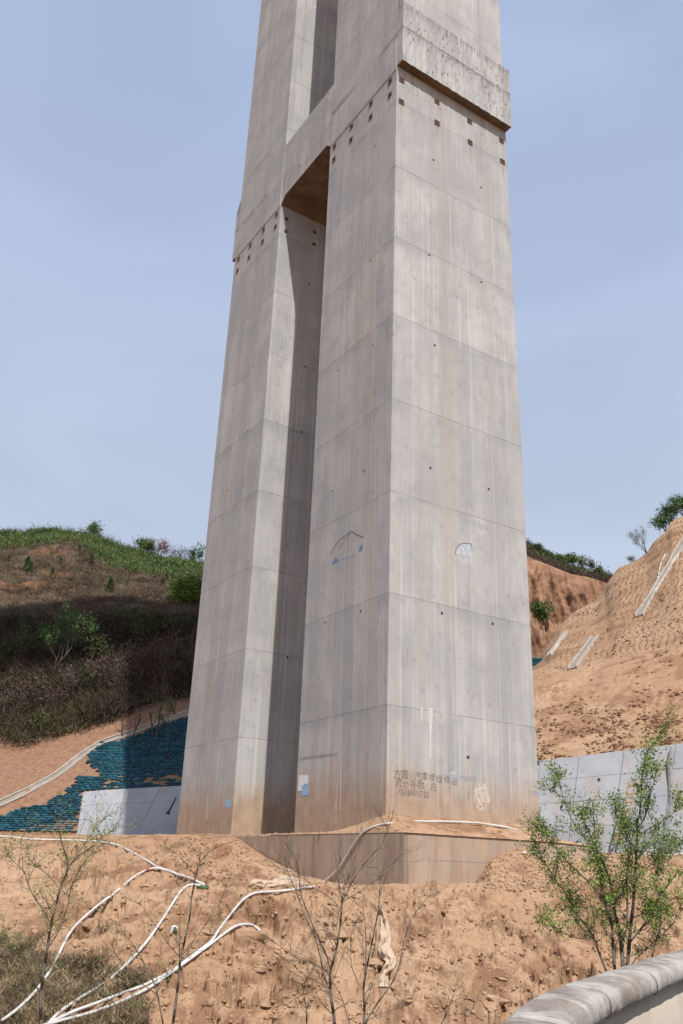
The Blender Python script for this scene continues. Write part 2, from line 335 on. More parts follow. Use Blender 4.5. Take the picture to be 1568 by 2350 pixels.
def hill_mat():
    m, nt, b = newmat('hill_ground', .95); g = nd(nt, 'ShaderNodeNewGeometry'); P = g.outputs['Position']
    n1 = noise(nt, P, .10, 5.0, .6); n2 = noise(nt, P, .55, 6.0, .7); n3 = noise(nt, P, 2.2, 5.0, .7)
    z = nd(nt, 'ShaderNodeSeparateXYZ', i={0: P}).outputs[2]
    c = mixc(nt, ramp(nt, n2, .38, .62), col(.09, .063, .042), col(.15, .11, .072))
    c = mixc(nt, ramp(nt, n3, .5, .7, 0, .7), c, col(.045, .036, .025))
    c = mixc(nt, ramp(nt, n1, .58, .66, 0, .85), c, col(.26, .13, .072))
    zz = math_(nt, 'ADD', z, math_(nt, 'MULTIPLY', math_(nt, 'SUBTRACT', n2, .5), 4.0))
    soil = mixc(nt, ramp(nt, n3, .4, .65), col(.35, .20, .122), col(.25, .135, .08))
    c = mixc(nt, ramp(nt, zz, 18.5, 16.5), c, soil)
    nt.links.new(c, b.inputs['Base Color'])
    bn = nd(nt, 'ShaderNodeBump', i={'Height': math_(nt, 'ADD', n2, math_(nt, 'MULTIPLY', n3, .4)), 'Strength': .8, 'Distance': .8}); nt.links.new(bn.outputs[0], b.inputs['Normal'])
    return m
M['hill'] = hill_mat()

# ------------------------------------------------------------------ terrain
def HZ(px): return 1991 + .0383 * (px - 784)       # image height of the horizon: gives the bearing of a column
def conv(line):
    out = []
    for e in line:
        if len(e) == 3: P = at(*e); out.append((P.x / P.y, P.y, P.z))
        else: P = at(e[0], HZ(e[0]), e[2]); out.append((P.x / P.y, e[2], e[3]))
    out.sort(); return np.array(out)
def sheet(name, lines, rows, s0, s1, ns, mat, fn=None, dense=None, smooth=True, sm=0):
    L = [conv(l) for l in lines]; s = np.linspace(s0, s1, ns)
    if dense: s = np.unique(np.concatenate([np.linspace(s0, -dense, ns // 10), np.linspace(-dense, dense, ns), np.linspace(dense, s1, ns // 10)])); ns = len(s)
    Yk = np.array([np.interp(s, l[:, 0], l[:, 1]) for l in L]); Zk = np.array([np.interp(s, l[:, 0], l[:, 2]) for l in L])
    Ys, Zs, T = [], [], []
    for k in range(len(L) - 1):
        n = rows[k]
        for j in range(n + (k == len(L) - 2)):
            t = j / n; Ys.append(Yk[k] * (1 - t) + Yk[k + 1] * t); Zs.append(Zk[k] * (1 - t) + Zk[k + 1] * t); T.append(k + t)
    Ys = np.array(Ys); Zs = np.array(Zs); T = np.array(T)[:, None] * np.ones(ns)[None]
    for _ in range(sm):
        Ys[:, 1:-1] = (Ys[:, :-2] + 2 * Ys[:, 1:-1] + Ys[:, 2:]) / 4; Zs[1:-1] = (Zs[:-2] + 2 * Zs[1:-1] + Zs[2:]) / 4; Zs[:, 1:-1] = (Zs[:, :-2] + 2 * Zs[:, 1:-1] + Zs[:, 2:]) / 4
    X = s[None] * Ys
    if fn: X, Ys, Zs = fn(X, Ys, Zs, T)
    V = np.stack([X, Ys, Zs], -1).reshape(-1, 3); nr = Ys.shape[0]
    idx = np.arange(nr * ns).reshape(nr, ns)
    Fc = np.stack([idx[:-1, :-1], idx[:-1, 1:], idx[1:, 1:], idx[1:, :-1]], -1).reshape(-1, 4)
    o = tris_np(name, V, Fc, mat); o['kind'] = 'structure'
    if smooth: o.data.polygons.foreach_set('use_smooth', [True] * len(o.data.polygons))
    bv = BVHTree.FromPolygons([tuple(p) for p in V.tolist()], Fc.tolist())
    return o, bv

def py_v(px, y, v): P = on_v(px, y, v)[2]; return (px, y, P.y)
def py_u(px, y, u): P = on_u(px, y, u)[2]; return (px, y, P.y)
near = [
 [(0, None, .4, -1.72), (1568, None, .4, -1.72)],
 [(0, None, 10.5, -2.1), (1568, None, 10.5, -2.1)],
 [(0, None, 15.5, -7.6), (1568, None, 15.5, -7.6)],
 [(0, None, 19, -8.2), (1568, None, 19, -8.2)],
 [(-500, 2350, 22), (0, 2350, 22.5), (300, 2350, 23.2), (700, 2350, 25), (1100, 2350, 26), (1568, 2350, 26), (2100, 2350, 26)],
 [(-500, 2120, 27), (0, 2120, 27), (250, 2095, 27.5), (450, 2062, 28.2), (570, 2054, 28.8), (700, 2046, 29.2), (930, 2046, 29.3), (1110, 2048, 29.3), (1300, 2045, 29.5), (1568, 2062, 29.5), (2100, 2070, 29.5)],
 [(-500, 1925, 36), (0, 1920, 38), (300, 1916, 40), (530, 1914, 41.8), py_v(575, 1945, -.72), py_v(620, 1975, -.72), py_v(700, 2012, -.72), py_v(800, 2032, -.72), py_v(928, 2030, -.8),
  py_u(1000, 2030, -2.1), py_u(1090, 2026, -2.1), py_u(1130, 1972, -2.1), py_u(1165, 1952, -2.1), py_u(1210, 1944, -2.1), (1262, 1953, 37.5), (1400, 1966, 37), (1568, 1974, 36), (2100, 1985, 35)],
 [(-500, 1928, 60), (0, 1920, 60), (500, 1919, 58), (700, None, 52, .7), (935, None, 45, .7), (1180, None, 43, .9), (1262, 1960, 42), (1568, 1968, 39), (2100, 1975, 37)],
 [(-500, 1920, 86), (0, 1917, 84), (178, 1916, 86), (440, 1914, 81), (700, None, 72, 1.6), (1200, None, 51, 1.5), (1243, 1954, 49), (1568, 1957, 44.5), (2100, 1960, 40)],
 [(-500, None, 100, 2.5), (440, None, 96, 2.5), (1243, None, 62, 1.5), (2100, None, 56, 1.2)],
]
def near_fn(X, Y, Z, T):
    face = np.clip((T - 3.2) / .8, 0, 1) * np.clip((6.0 - T) / .35, 0.0, 1)      # the cut bank below the footing
    near_ft = np.clip((X + 4) / 2, 0, 1); face = face * (1 - near_ft * np.clip((T - 4.95) / .3, 0, .85))
    bench = np.clip((T - 4.8) / .2, 0, 1) * np.clip((6.05 - T) / .3, 0, 1)
    rt = np.clip((X + 5) / 5, 0, 1)
    wx = fbm(X / 1.7, Y / 1.7, 3) * .6; wy = fbm(X / 1.7 + 50, Y / 1.7, 3) * .6
    big = fbm(X / 2.6, Y / 2.2 + Z * .2, 4); gul = ridged(X / .95 + wx, Y / 5.0, 4); cl = fbm((X + wx) / .6, (Y + Z + wy) / .45, 4, .62)
    rg = ridged((X + wx) / .75, (Y + Z * .8) / .42 + wy, 4); fine = ridged(X / .2 + 7, (Y + Z * .6) / .2, 3)
    dz = face * (.42 * big + (.05 + .42 * rt) * (gul - .45) + .20 * cl + .15 * (rg - .4) + .028 * fine)
    out = np.zeros_like(X)
    # slumped ledges at two sizes: little scarps with flat treads and overhanging lips
    for w0, amt, ph in ((1.15, .55, 0), (.42, .75, 30)):
        w = w0 * (1 + .25 * fbm(X / 5 + ph, Y / 5, 2)); q = (Z + dz + w0 * .9 * fbm(X / (1.5 * w0) + ph, Y / (2.2 * w0), 3)) / w; fr = q - np.floor(q)
        mask = np.clip(.15 + fbm(X / (2.4 * w0) + ph + 4, (Y + Z) / (2.0 * w0), 2) * 2.4, 0, 1) * amt
        dz = dz + face * (np.clip((fr - .66) / .14, 0, 1) - fr) * w * mask
        out += face * mask * np.clip((fr - .70) / .10, 0, 1) * np.clip((1.08 - fr) / .3, 0, 1) * w * .24
    Y = Y - out + face * .08 * cl
    flat = np.clip((T - 5.6) / .4, 0, 1)
    dz = dz + flat * .05 * fbm(X / 1.1, Y / 1.1, 4) + bench * (.10 * fbm(X / .5, Y / .5, 4) + .05 * (ridged(X / .25, Y / .25, 3) - .4))
    return X, Y, Z + dz

o_bank, bv_near = sheet('ground', near, [6, 6, 8, 10, 190, 110, 14, 8, 5], -1.5, 1.5, 1150, M['soil'], near_fn, dense=.47)
del near

left = [
 [(-900, None, 80, -1), (178, None, 82, -1), (440, None, 77, -1), (800, None, 68, -1)],
 [(-900, 1918, 88), (0, 1917, 85), (178, 1917, 85.6), (440, 1914, 80.6), (800, 1914, 71)],
 [(-900, 1812, 93), (0, 1815, 89.5), (190, 1818, 89), (440, 1801, 84), (800, 1780, 75)],
 [(-900, 1745, 99), (0, 1756, 95.5), (200, 1718, 96), (275, 1694, 96.5), (430, 1638, 96.5), (800, 1570, 90)],
 [(-900, 1600, 107), (-100, 1670, 102), (40, 1690, 101), (140, 1672, 101), (250, 1640, 101.5), (430, 1605, 101), (800, 1530, 96)],
 [(-900, 1300, 135), (0, 1345, 133), (170, 1400, 128), (300, 1410, 128), (460, 1415, 130), (800, 1400, 126)],
 [(-900, 1220, 165), (-100, 1262, 160), (0, 1258, 158), (100, 1240, 157), (165, 1237, 156), (225, 1268, 160), (330, 1318, 158), (400, 1318, 160), (470, 1316, 163), (800, 1330, 170)],
 [(-900, 1215, 195), (0, 1228, 190), (140, 1232, 190), (215, 1243, 190), (260, 1257, 190), (330, 1276, 190), (400, 1296, 192), (470, 1305, 194), (800, 1318, 196)],
 [(-900, None, 320, 40), (800, None, 320, 30)]]
def left_fn(X, Y, Z, T):
    w = np.clip((T - 4.0) / .5, 0, 1); g = ridged(X / 9 + 3, Y / 16, 4)
    cut = np.clip(1 - np.abs(T - 3.7) / .7, 0, 1)
    dz = w * (1.6 * fbm(X / 14, Y / 14, 4) + .5 * fbm(X / 2.5, Y / 2.5, 3) + 1.0 * (g - .45)) + cut * .45 * fbm(X / 2.2, Y / 2.2, 4)
    dz *= np.where(np.abs(T - 6) < .2, .5, 1)
    return X, Y, Z + dz
_, bv_left = sheet('hillside', left, [2, 14, 22, 22, 70, 50, 20, 6], conv([(-900, None, 90, 0)])[0, 0], conv([(800, None, 90, 0)])[0, 0], 520, M['hill'], left_fn, sm=1)
# bare graded strip below the hill shares the bank's soil

crest = [(1150, 1560, 82), (1200, 1548, 86), (1240, 1502, 89), (1263, 1455, 92), (1284, 1424, 94), (1310, 1408, 95), (1340, 1388, 96), (1366, 1374, 97), (1389, 1346, 98), (1393, 1331, 98), (1405, 1313, 98), (1422, 1296, 98),
         (1453, 1280, 98), (1479, 1268, 97), (1504, 1238, 96), (1530, 1211, 96), (1536, 1193, 97), (1568, 1174, 98), (1700, 1090, 99), (2200, 900, 100)]
rightl = [
 [(1150, None, 48, -1), (1568, None, 43, -1), (2200, None, 36, -1)],
 [(1150, 1953, 50), (1243, 1952, 48.6), (1568, 1955, 44.1), (2200, 1960, 38)],
 [(1150, 1757, 52.8), (1243, 1746, 51.4), (1568, 1706, 46.9), (2200, 1630, 41)],
 [(1150, 1560, 73), (1258, 1541, 70), (1400, 1518, 66), (1568, 1491, 62), (2200, 1400, 54)],
 crest,
 [(p[0], None, p[2] + 10, at(*p).z - 7) for p in crest],
 [(1150, None, 128, -3), (2200, None, 128, -3)]]
def right_fn(X, Y, Z, T):
    a = np.clip((T - 2) / .2, 0, 1) * np.clip((3 - T) / .1, 0, 1); h = np.clip((T - 3.1) / .2, 0, 1) * np.clip((4.3 - T) / .2, 0, 1)
    cr_ = fbm(X / .5, Y / .5, 3) * np.clip(fbm(X / 6, Y / 4, 2) + .35, 0, 1)
    dz = a * (.20 * fbm(X / 3.5, Y / 3.5, 4) + .30 * cr_) + h * (.35 * fbm(X / 9, Y / 7, 3) + .05 * fbm(X / .8, Y / .8, 3))
    # small benches left by the excavator
    q = Z / 3.1 + .25 * fbm(X / 14, Y / 14, 2); fr = q - np.floor(q); dz += h * .30 * (np.clip((fr - .75) / .2, 0, 1) - fr)
    return X, Y, Z + dz
_, bv_right = sheet('slope', rightl, [2, 14, 110, 120, 12, 6], conv([(1150, None, 90, 0)])[0, 0], conv([(2200, None, 90, 0)])[0, 0], 620, M['soil_right'], right_fn, sm=14)

cliff = [
 [(900, None, 126, 0), (1800, None, 126, 0)],
 [(900, None, 133, 12), (1800, None, 133, 12)],
 [(900, 1215, 146), (1150, 1262, 146), (1216, 1284, 146), (1251, 1294, 146), (1310, 1318, 146), (1346, 1324, 146), (1392, 1338, 147), (1500, 1370, 150), (1800, 1400, 155)],
 [(900, 1170, 163), (1150, 1222, 163), (1216, 1255, 162), (1251, 1284, 161), (1310, 1309, 160), (1392, 1329, 160), (1500, 1355, 160), (1800, 1390, 165)],
 [(900, None, 300, 40), (1800, None, 300, 40)]]
def cliff_fn(X, Y, Z, T):
    w = np.clip(T / .3, 0, 1) * np.clip((2.0 - T) / .12, 0, 1)
    r = ridged(X / 5.5 + .35 * fbm(X / 6, Z / 8, 2), Z / 30, 4); r2_ = ridged(X / 1.8, Z / 9, 3)
    Y = Y - w * (4.6 * (r - .4) + 1.5 * (r2_ - .4) + .5 * fbm(X / 1.2, Z / 1.2, 3))
    return X, Y, Z + np.clip(T - 1.9, 0, 1) * .6 * fbm(X / 3, Y / 3, 3)
_, bv_cliff = sheet('cliff', cliff, [6, 130, 30, 5], conv([(900, None, 140, 0)])[0, 0], conv([(1800, None, 140, 0)])[0, 0], 420, M['soil_cliff'], cliff_fn)

m_ = MB(); m_.add([Vector(p) for p in ((-4000, -2000, -9.5), (4000, -2000, -9.5), (4000, 4500, -9.5), (-4000, 4500, -9.5))], [(0, 1, 2, 3)])
tag(build(m_, 'valley_floor', M['soil']), kind='structure')

def hit(px, py, bvs=None):
    d = ray(px, py).normalized(); best = None
    for bv in (bvs or (bv_near, bv_left, bv_right, bv_cliff)):
        p, n, i, dist = bv.ray_cast(Vector((0, 0, 0)), d)
        if p is not None and (best is None or dist < best[2]): best = (p, n, dist)
    return best
def top(x, y, bvs):
    for bv in bvs:
        p, n, i, d = bv.ray_cast(Vector((x, y, 200)), Vector((0, 0, -1)))
        if p is not None: return p, n
    return None

# ------------------------------------------------------------------ bridge pier
pier = empty('bridge_pier', PO, 0, label='tall twin-leg concrete bridge pier with cross beam standing on its footing', category='bridge pier')
pier.rotation_euler = (0, 0, math.atan2(UV_U.y, UV_U.x))   # local x = along the pair of legs, local y = -depth
# local frame: x = u, y = -v (keeps it right-handed)
def L(u, v, z): return Vector((u, -v, z))
def lbox(mb, u0, u1, v0, v1, z0, z1): mb.box((u0, -v1, z0), (u1, -v0, z1))
def bevelled(mb, name, mat, parent, w):
    me = mb.mesh(name); bm = bmesh.new(); bm.from_mesh(me); bmesh.ops.bevel(bm, geom=bm.edges[:], offset=w, segments=1, affect='EDGES'); bm.to_mesh(me); bm.free()
    return link(name, me, mat, parent)
VW = 7.85; ZC = 39.75
TOPZ = 146.0
for u0 in (0.0, 12.6):
    leg = None; zs = [1.0] + [LJ + 4.5 * k for k in range(0, 32) if LJ + 4.5 * k < TOPZ - 2] + [TOPZ]
    parts = []
    for i in range(len(zs) - 1):
        mb = MB(); lbox(mb, u0, u0 + 6.6, 0, VW, zs[i], zs[i + 1])
        if i == 0: leg = bevelled(mb, 'leg', M['concrete'], pier, .006)
        else: bevelled(mb, 'lift_segment', M['concrete'], leg, .006)
# cross beams (the lower one in view has haunched ends)
def cross_beam(zb):
    prof = [(6.6, zb - .5), (7.1, zb), (12.1, zb), (12.6, zb - .5), (12.6, zb + 4.6), (6.6, zb + 4.6)]
    mb = MB(); n = len(prof); vv = [L(u, .02, z) for u, z in prof] + [L(u, VW - .02, z) for u, z in prof]
    ff = [tuple(range(n))[::-1], tuple(range(n, 2 * n))] + [(i, (i + 1) % n, n + (i + 1) % n, n + i) for i in range(n)]
    mb.add(vv, ff); me = mb.mesh('cross_beam'); bm = bmesh.new(); bm.from_mesh(me); bmesh.ops.recalc_face_normals(bm, faces=bm.faces[:]); bm.to_mesh(me); bm.free()
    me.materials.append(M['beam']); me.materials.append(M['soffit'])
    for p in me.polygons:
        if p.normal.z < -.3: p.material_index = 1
    return link('cross_beam', me, None, pier)
cross_beam(40.1); cross_beam(90.0)
# rough collars poured outside the legs at beam level
def collar(ua, ub, lab):
    nz, nv = 26, 40; mb = MB(); vv = []; z0, z1 = ZC, 44.2
    sgn = 1 if ub > ua else -1
    for i in range(nz + 1):
        z = z0 + (z1 - z0) * i / nz
        for j in range(nv + 1):
            v = -.0 + (VW + .0) * j / nv
            dd = .010 * math.sin(i * 7.1 + j * 3.3) + .012 * math.sin(j * 1.7 + i * .6) + (.02 if int((z - z0) / 2.25) % 2 else 0)
            vv.append(L(ub + sgn * dd, v, z + (.012 * math.sin(j * 2.1) if i == 0 else 0)))
    ff = [(i*(nv+1)+j, i*(nv+1)+j+1, (i+1)*(nv+1)+j+1, (i+1)*(nv+1)+j) for i in range(nz) for j in range(nv)]
    mb.add(vv, ff)
    top_ = [L(ua + sgn * .01, VW * j / nv, 45.0) for j in range(nv + 1)]; bot = [L(ua + sgn * .01, VW * j / nv, z0 + .02) for j in range(nv + 1)]
    b0 = mb.n; mb.add(top_, []); c0 = mb.n; mb.add(bot, [])
    for j in range(nv):
        mb.f.append((nz*(nv+1)+j, nz*(nv+1)+j+1, b0+j+1, b0+j)); mb.f.append((j, j+1, c0+j+1, c0+j))
    for j in (0, nv): mb.f.append(tuple([c0 + j] + [i*(nv+1)+j for i in range(nz + 1)] + [b0 + j]))
    me = mb.mesh('collar'); bm = bmesh.new(); bm.from_mesh(me); bmesh.ops.recalc_face_normals(bm, faces=bm.faces[:]); bm.to_mesh(me); bm.free()
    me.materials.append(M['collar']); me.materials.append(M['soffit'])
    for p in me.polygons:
        if p.normal.z < -.5: p.material_index = 1  # collar underside: its shade is put into the colour
    o = link('collar', me, None, pier); o['label'] = lab
collar(0, -.5, 'rough cast collar projecting from the right face'); collar(19.2, 19.7, 'rough cast collar projecting from the far left end')
# stain-lipped thickening strip on the long face at beam level
for a, b in ((0.03, 6.57), (12.63, 19.17)):
    mb = MB(); lbox(mb, a, b, -.035, .02, 39.55, 41.9); bevelled(mb, 'face_strip', M['beam'], pier, .012)
# rusty anchor pockets
def pocket(c, du, dv, s=.19):
    """square recess framed in rusty steel on a face: c = centre (u,v,z); (du,dv) = outward normal"""
    mb = MB(); t = .03; a = Vector((dv, du, 0)) if False else None
    nx = Vector((du, -dv, 0)); tx = Vector((-nx.y, nx.x, 0)); o = L(*c); z = Vector((0, 0, 1))
    for (p, q, r, w) in ((-s, s, s - .05, s), (-s, s, -s, -s + .05), (-s, -s + .05, -s + .05, s - .05), (s - .05, s, -s + .05, s - .05)):
        quad = [o + tx * p + z * r, o + tx * q + z * r, o + tx * q + z * w, o + tx * p + z * w]
        mb.hexa([x + nx * .002 for x in quad], nx * t)
    f = build(mb, 'anchor_pocket', M['rust'], pier)
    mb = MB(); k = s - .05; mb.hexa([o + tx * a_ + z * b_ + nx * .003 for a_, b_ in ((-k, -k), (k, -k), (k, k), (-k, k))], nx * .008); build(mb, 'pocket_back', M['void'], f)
for v in (.32, 2.73, 5.07, 7.48):
    for z in (39.06, 37.5): pocket((0, v, z - .15), -1, 0, .17)
for u in (.58, 2.36, 4.31, 6.1, 13.1, 14.85, 16.8, 18.55):
    for z in (39.27, 38.27): pocket((u, 0, z - .1), 0, -1, .16)
for v in (.49, 2.63):
    for z in (38.7, 37.7): pocket((12.6, v, z), -1, 0, .11)
# rust runs below pockets, thin films on the face
# tie holes: small dark plugs (one part)
mb = MB()
def plug(c, du, dv, r=.05):
    nx = Vector((du, -dv, 0)); tx = Vector((-nx.y, nx.x, 0)); o = L(*c) + nx * .004; z = Vector((0, 0, 1))
    vv = [o] + [o + tx * (r * math.cos(k * math.pi / 4)) + z * (r * math.sin(k * math.pi / 4)) for k in range(8)]
    mb.add(vv, [(0, 1 + k, 1 + (k + 1) % 8) for k in range(8)])
pr = random.Random(3)
tie = [(1717, 1020), (1926, 1128), (1739, 1381), (1722, 1872), (1955, 1956), (1768, 2453), (1971, 2495), (1872, 3029), (1734, 640), (1925, 750)]
for x, y in tie:
    v, z, P = on_u(x * .57374, y * .57374, 0); plug((0, v, z), -1, 0, .07)
for x, y in [(1482, 1043), (1363, 1154), (1491, 1382), (1352, 1482), (1458, 1885), (1330, 1965), (1443, 2445), (1300, 2490), (1502, 585)]:
    u, z, P = on_v(x * .57374, y * .57374, 0); plug((u, 0, z), 0, -1, .055)
for x, y in [(1012, 1469), (938, 1538), (991, 1725), (913, 1790), (1011, 1140), (910, 1963)]:
    u, z, P = on_v(x * .57374, y * .57374, 0); plug((u, 0, z), 0, -1, .06)
for x, y in [(1237, 1137), (1221, 1466), (1206, 1728), (1150, 2630)]:
    v, z, P = on_u(x * .57374, y * .57374, 12.6); plug((12.6, v, z), -1, 0, .07)
for k in range(150):
    z = 6 + pr.random() * 48; 
    if pr.random() < .5: plug((0 if z < 39 else -.0, pr.uniform(.3, 7.5), min(z, 38.5)), -1, 0, .022)
    else: plug((pr.choice((0, 12.6)) + pr.uniform(.3, 6.3), -.036 if 39.5 < z < 42 else 0, z), 0, -1, .028)
for k in range(40): plug((pr.uniform(6.8, 12.4), .02, pr.uniform(40.6, 44.5)), 0, -1, .045)
for k in range(40): plug((-.53, pr.uniform(.3, 7.5), pr.uniform(40, 44)), -1, 0, .04)
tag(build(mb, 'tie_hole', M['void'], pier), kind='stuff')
# stub bracket on the beam between the legs
mb = MB(); lbox(mb, 11.9, 12.59, 2.2, 4.6, 47.2, 47.7); bevelled(mb, 'bracket_stub', M['rust'], pier, .02)

M['rustrun'] = simple('rust_run', (.33, .20, .10), (.38, .28, .18), 3)
RUNS = [(1606, 425, 70), (1750, 505, 60), (1881, 585, 75), (2011, 655, 60)]
# flat marks: posters, paint, writing --------------------------------------
def film(name, poly, face, c, mat, parent=pier, t=.004, lab=None):
    """thin sheet on a pier face. face 'u' -> plane u=c outward -u ; 'v' -> plane v=c outward -v. poly = list of (h,z)"""
    mb = MB(); n = len(poly)
    if face == 'u': q = [L(c - t, h, z) for h, z in poly]; w = [L(c - .001, h, z) for h, z in poly]
    else: q = [L(h, c - t, z) for h, z in poly]; w = [L(h, c - .001, z) for h, z in poly]
    mb.add(q + w, [tuple(range(n))] + [(i, (i + 1) % n, n + (i + 1) % n, n + i) for i in range(n)])
    me = mb.mesh(name); bm = bmesh.new(); bm.from_mesh(me); bmesh.ops.recalc_face_normals(bm, faces=bm.faces[:]); bm.to_mesh(me); bm.free()
    o = link(name, me, mat, parent)
    if lab: o['label'] = lab
    return o
def px_u(pts, u=0): return [on_u(x, y, u)[:2] for x, y in pts]
def px_v(pts, v=0): return [on_v(x, y, v)[:2] for x, y in pts]
film('poster', px_v([(687, 1779), (697, 1779), (697, 1815), (684, 1815)]), 'v', 0, M['paper'], lab='pale torn poster')
film('poster', px_v([(698, 1780), (708, 1778), (707, 1798), (697, 1800)]), 'v', 0, M['paper'], t=.006, lab='small torn white poster')
film('poster', px_v([(693, 1803), (708, 1801), (707, 1825), (694, 1827)]), 'v', 0, M['bluepaper'], t=.009, lab='blue poster')
film('poster', px_v([(519, 1834), (530, 1834), (530, 1853), (518, 1853)]), 'v', 0, M['bluepaper'], lab='blue poster')
film('paint_patch', px_v([(766, 1285), (770, 1280), (773, 1284), (776, 1280), (778, 1284), (777, 1290), (763, 1296)]), 'v', 0, M['bluepaint'])
film('paint_patch', px_v([(824, 1261), (826, 1254), (833, 1248), (833, 1260), (829, 1266), (824, 1267)]), 'v', 0, M['bluepaint'])
film('paint_patch', px_v([(799, 1223), (805, 1219), (811, 1219), (808, 1221), (804, 1224)]), 'v', 0, M['bluepaint'])
for a in ((786, 1282), (793, 1280), (800, 1278), (808, 1275)): film('paint_patch', px_v([a, (a[0] + 4, a[1] - 1), (a[0] + 4, a[1] + 1.5), (a[0], a[1] + 2)]), 'v', 0, M['bluepaint'])
film('paint_patch', px_u([(1046, 1272), (1048, 1262), (1056, 1251), (1066, 1248), (1078, 1249), (1083, 1262), (1082, 1277), (1075, 1279), (1066, 1276), (1054, 1275)]), 'u', 0, M['palepaint'])
for a in ((1049, 1266, 6), (1060, 1258, 4), (1062, 1268, 5), (1072, 1256, 3), (1076, 1270, 5)): film('white_fleck', px_u([(a[0], a[1]), (a[0] + a[2], a[1] - 2), (a[0] + a[2] + 1, a[1] + 4), (a[0] + 2, a[1] + 6)]), 'u', 0, M['white'], t=.007)
# thin cracked outline left where a painted arrow was
def stroke(pts, w, face, c, mat, name='stain_line', t=.003):
    mb = MB()
    for (h0, z0), (h1, z1) in zip(pts[:-1], pts[1:]):
        d = Vector((h1 - h0, z1 - z0)).normalized(); n = Vector((-d.y, d.x)) * w
        q = [(h0 - n.x, z0 - n.y), (h1 - n.x, z1 - n.y), (h1 + n.x, z1 + n.y), (h0 + n.x, z0 + n.y)]
        V_ = [L(c - t, h, z) if face == 'u' else L(h, c - t, z) for h, z in q]; mb.add(V_, [(0, 1, 2, 3)])
    return build(mb, name, mat, pier)
stroke(px_v([(758, 1272), (770, 1252), (780, 1240), (806, 1219), (820, 1228), (835, 1234)]), .025, 'v', 0, M['clod_red'])
stroke(px_v([(776, 1262), (785, 1250), (806, 1221)]), .015, 'v', 0, M['clod_red'])
stroke(px_u([(1044, 1274), (1047, 1258), (1056, 1249), (1068, 1246), (1082, 1249), (1084, 1264)]), .02, 'u', 0, M['clod_red'])
# lime and mud runs
def run(pts_l, pts_r, face, c, mat, name='lime_run', nseg=14, jit=.02):
    return
def streak_poly(x0, y0, x1, y1, w0, w1, face, mat, name):
    n = 12; Lp, Rp = [], []; rr = random.Random(int(x0 * 7 + y0))
    for i in range(n + 1):
        t = i / n; x = x0 + (x1 - x0) * t; y = y0 + (y1 - y0) * t; w = w0 + (w1 - w0) * t; w *= rr.uniform(.6, 1.15)
        Lp.append((x - w, y)); Rp.append((x + w, y))
    poly = Lp + Rp[::-1]
    film(name, (px_u if face == 'u' else px_v)(poly), face, 0, mat, t=.003)
M['lime'] = simple('lime_deposit', (.56, .54, .51), (.50, .47, .44), 7)
M['mudrun'] = simple('mud_run', (.47, .37, .30), (.40, .30, .235), 3)
M['damp'] = simple('damp_stain', (.24, .215, .195), (.34, .31, .285), 3)
for x, y, l in RUNS: streak_poly(x * .57374, y * .57374, x * .57374 + .6, (y + l) * .57374, 1.7, .3, 'u', M['rustrun'], 'rust_run')
for x, y, l in ((1560, 395, 60), (1486, 478, 60), (1406, 560, 50), (1338, 645, 50)): streak_poly(x * .57374, y * .57374, x * .57374 - .5, (y + l) * .57374, .9, .2, 'v', M['rustrun'], 'rust_run')
streak_poly(989, 1624, 988, 1742, 4.5, 2, 'u', M['lime'], 'lime_run'); streak_poly(968, 1622, 968, 1655, 2.5, 1, 'u', M['lime'], 'lime_run')
streak_poly(480, 1772, 474, 1880, 1.2, 4.5, 'v', M['mudrun'], 'lime_run')
streak_poly(775, 1733, 770, 1890, 2.0, 3.5, 'v', M['mudrun'], 'mud_run'); streak_poly(784, 1645, 781, 1860, .8, 1.0, 'v', M['lime'], 'lime_run')
stroke(px_v([(687, 1742), (720, 1738), (750, 1734), (774, 1731)]), .05, 'v', 0, M['damp'], 'damp_stain')
stroke(px_u([(1075, 1742), (1076, 1790)]), .04, 'u', 0, M['mudrun'], 'mud_run', .002)
film('tie_recess', px_u([(1073, 1735), (1078, 1735), (1078, 1740), (1073, 1740)]), 'u', 0, M['void'], t=.005)
# rubbed white splash
rr = random.Random(5)
mbp = MB(); hc, zc_ = on_u(1106, 1829, 0)[:2]
for k in range(230):
    a = rr.uniform(0, 6.283); r = rr.random() ** .5; h = hc + r * .42 * math.cos(a); z = zc_ + r * .52 * math.sin(a); l = rr.uniform(.02, .09); w = rr.uniform(.006, .018); th = rr.uniform(.6, 2.2)
    d = Vector((math.cos(th), math.sin(th))); n = Vector((-d.y, d.x)) * w; q = [(h - d.x*l - n.x, z - d.y*l - n.y), (h + d.x*l - n.x, z + d.y*l - n.y), (h + d.x*l*.8 + n.x, z + d.y*l + n.y), (h - d.x*l + n.x, z - d.y*l*.8 + n.y)]
    mbp.add([L(-.003 - .00001 * k, a_, b_) for a_, b_ in q], [(0, 1, 2, 3)])
tag(build(mbp, 'white_splash', M['white'], pier), label='rubbed white splash of plaster')
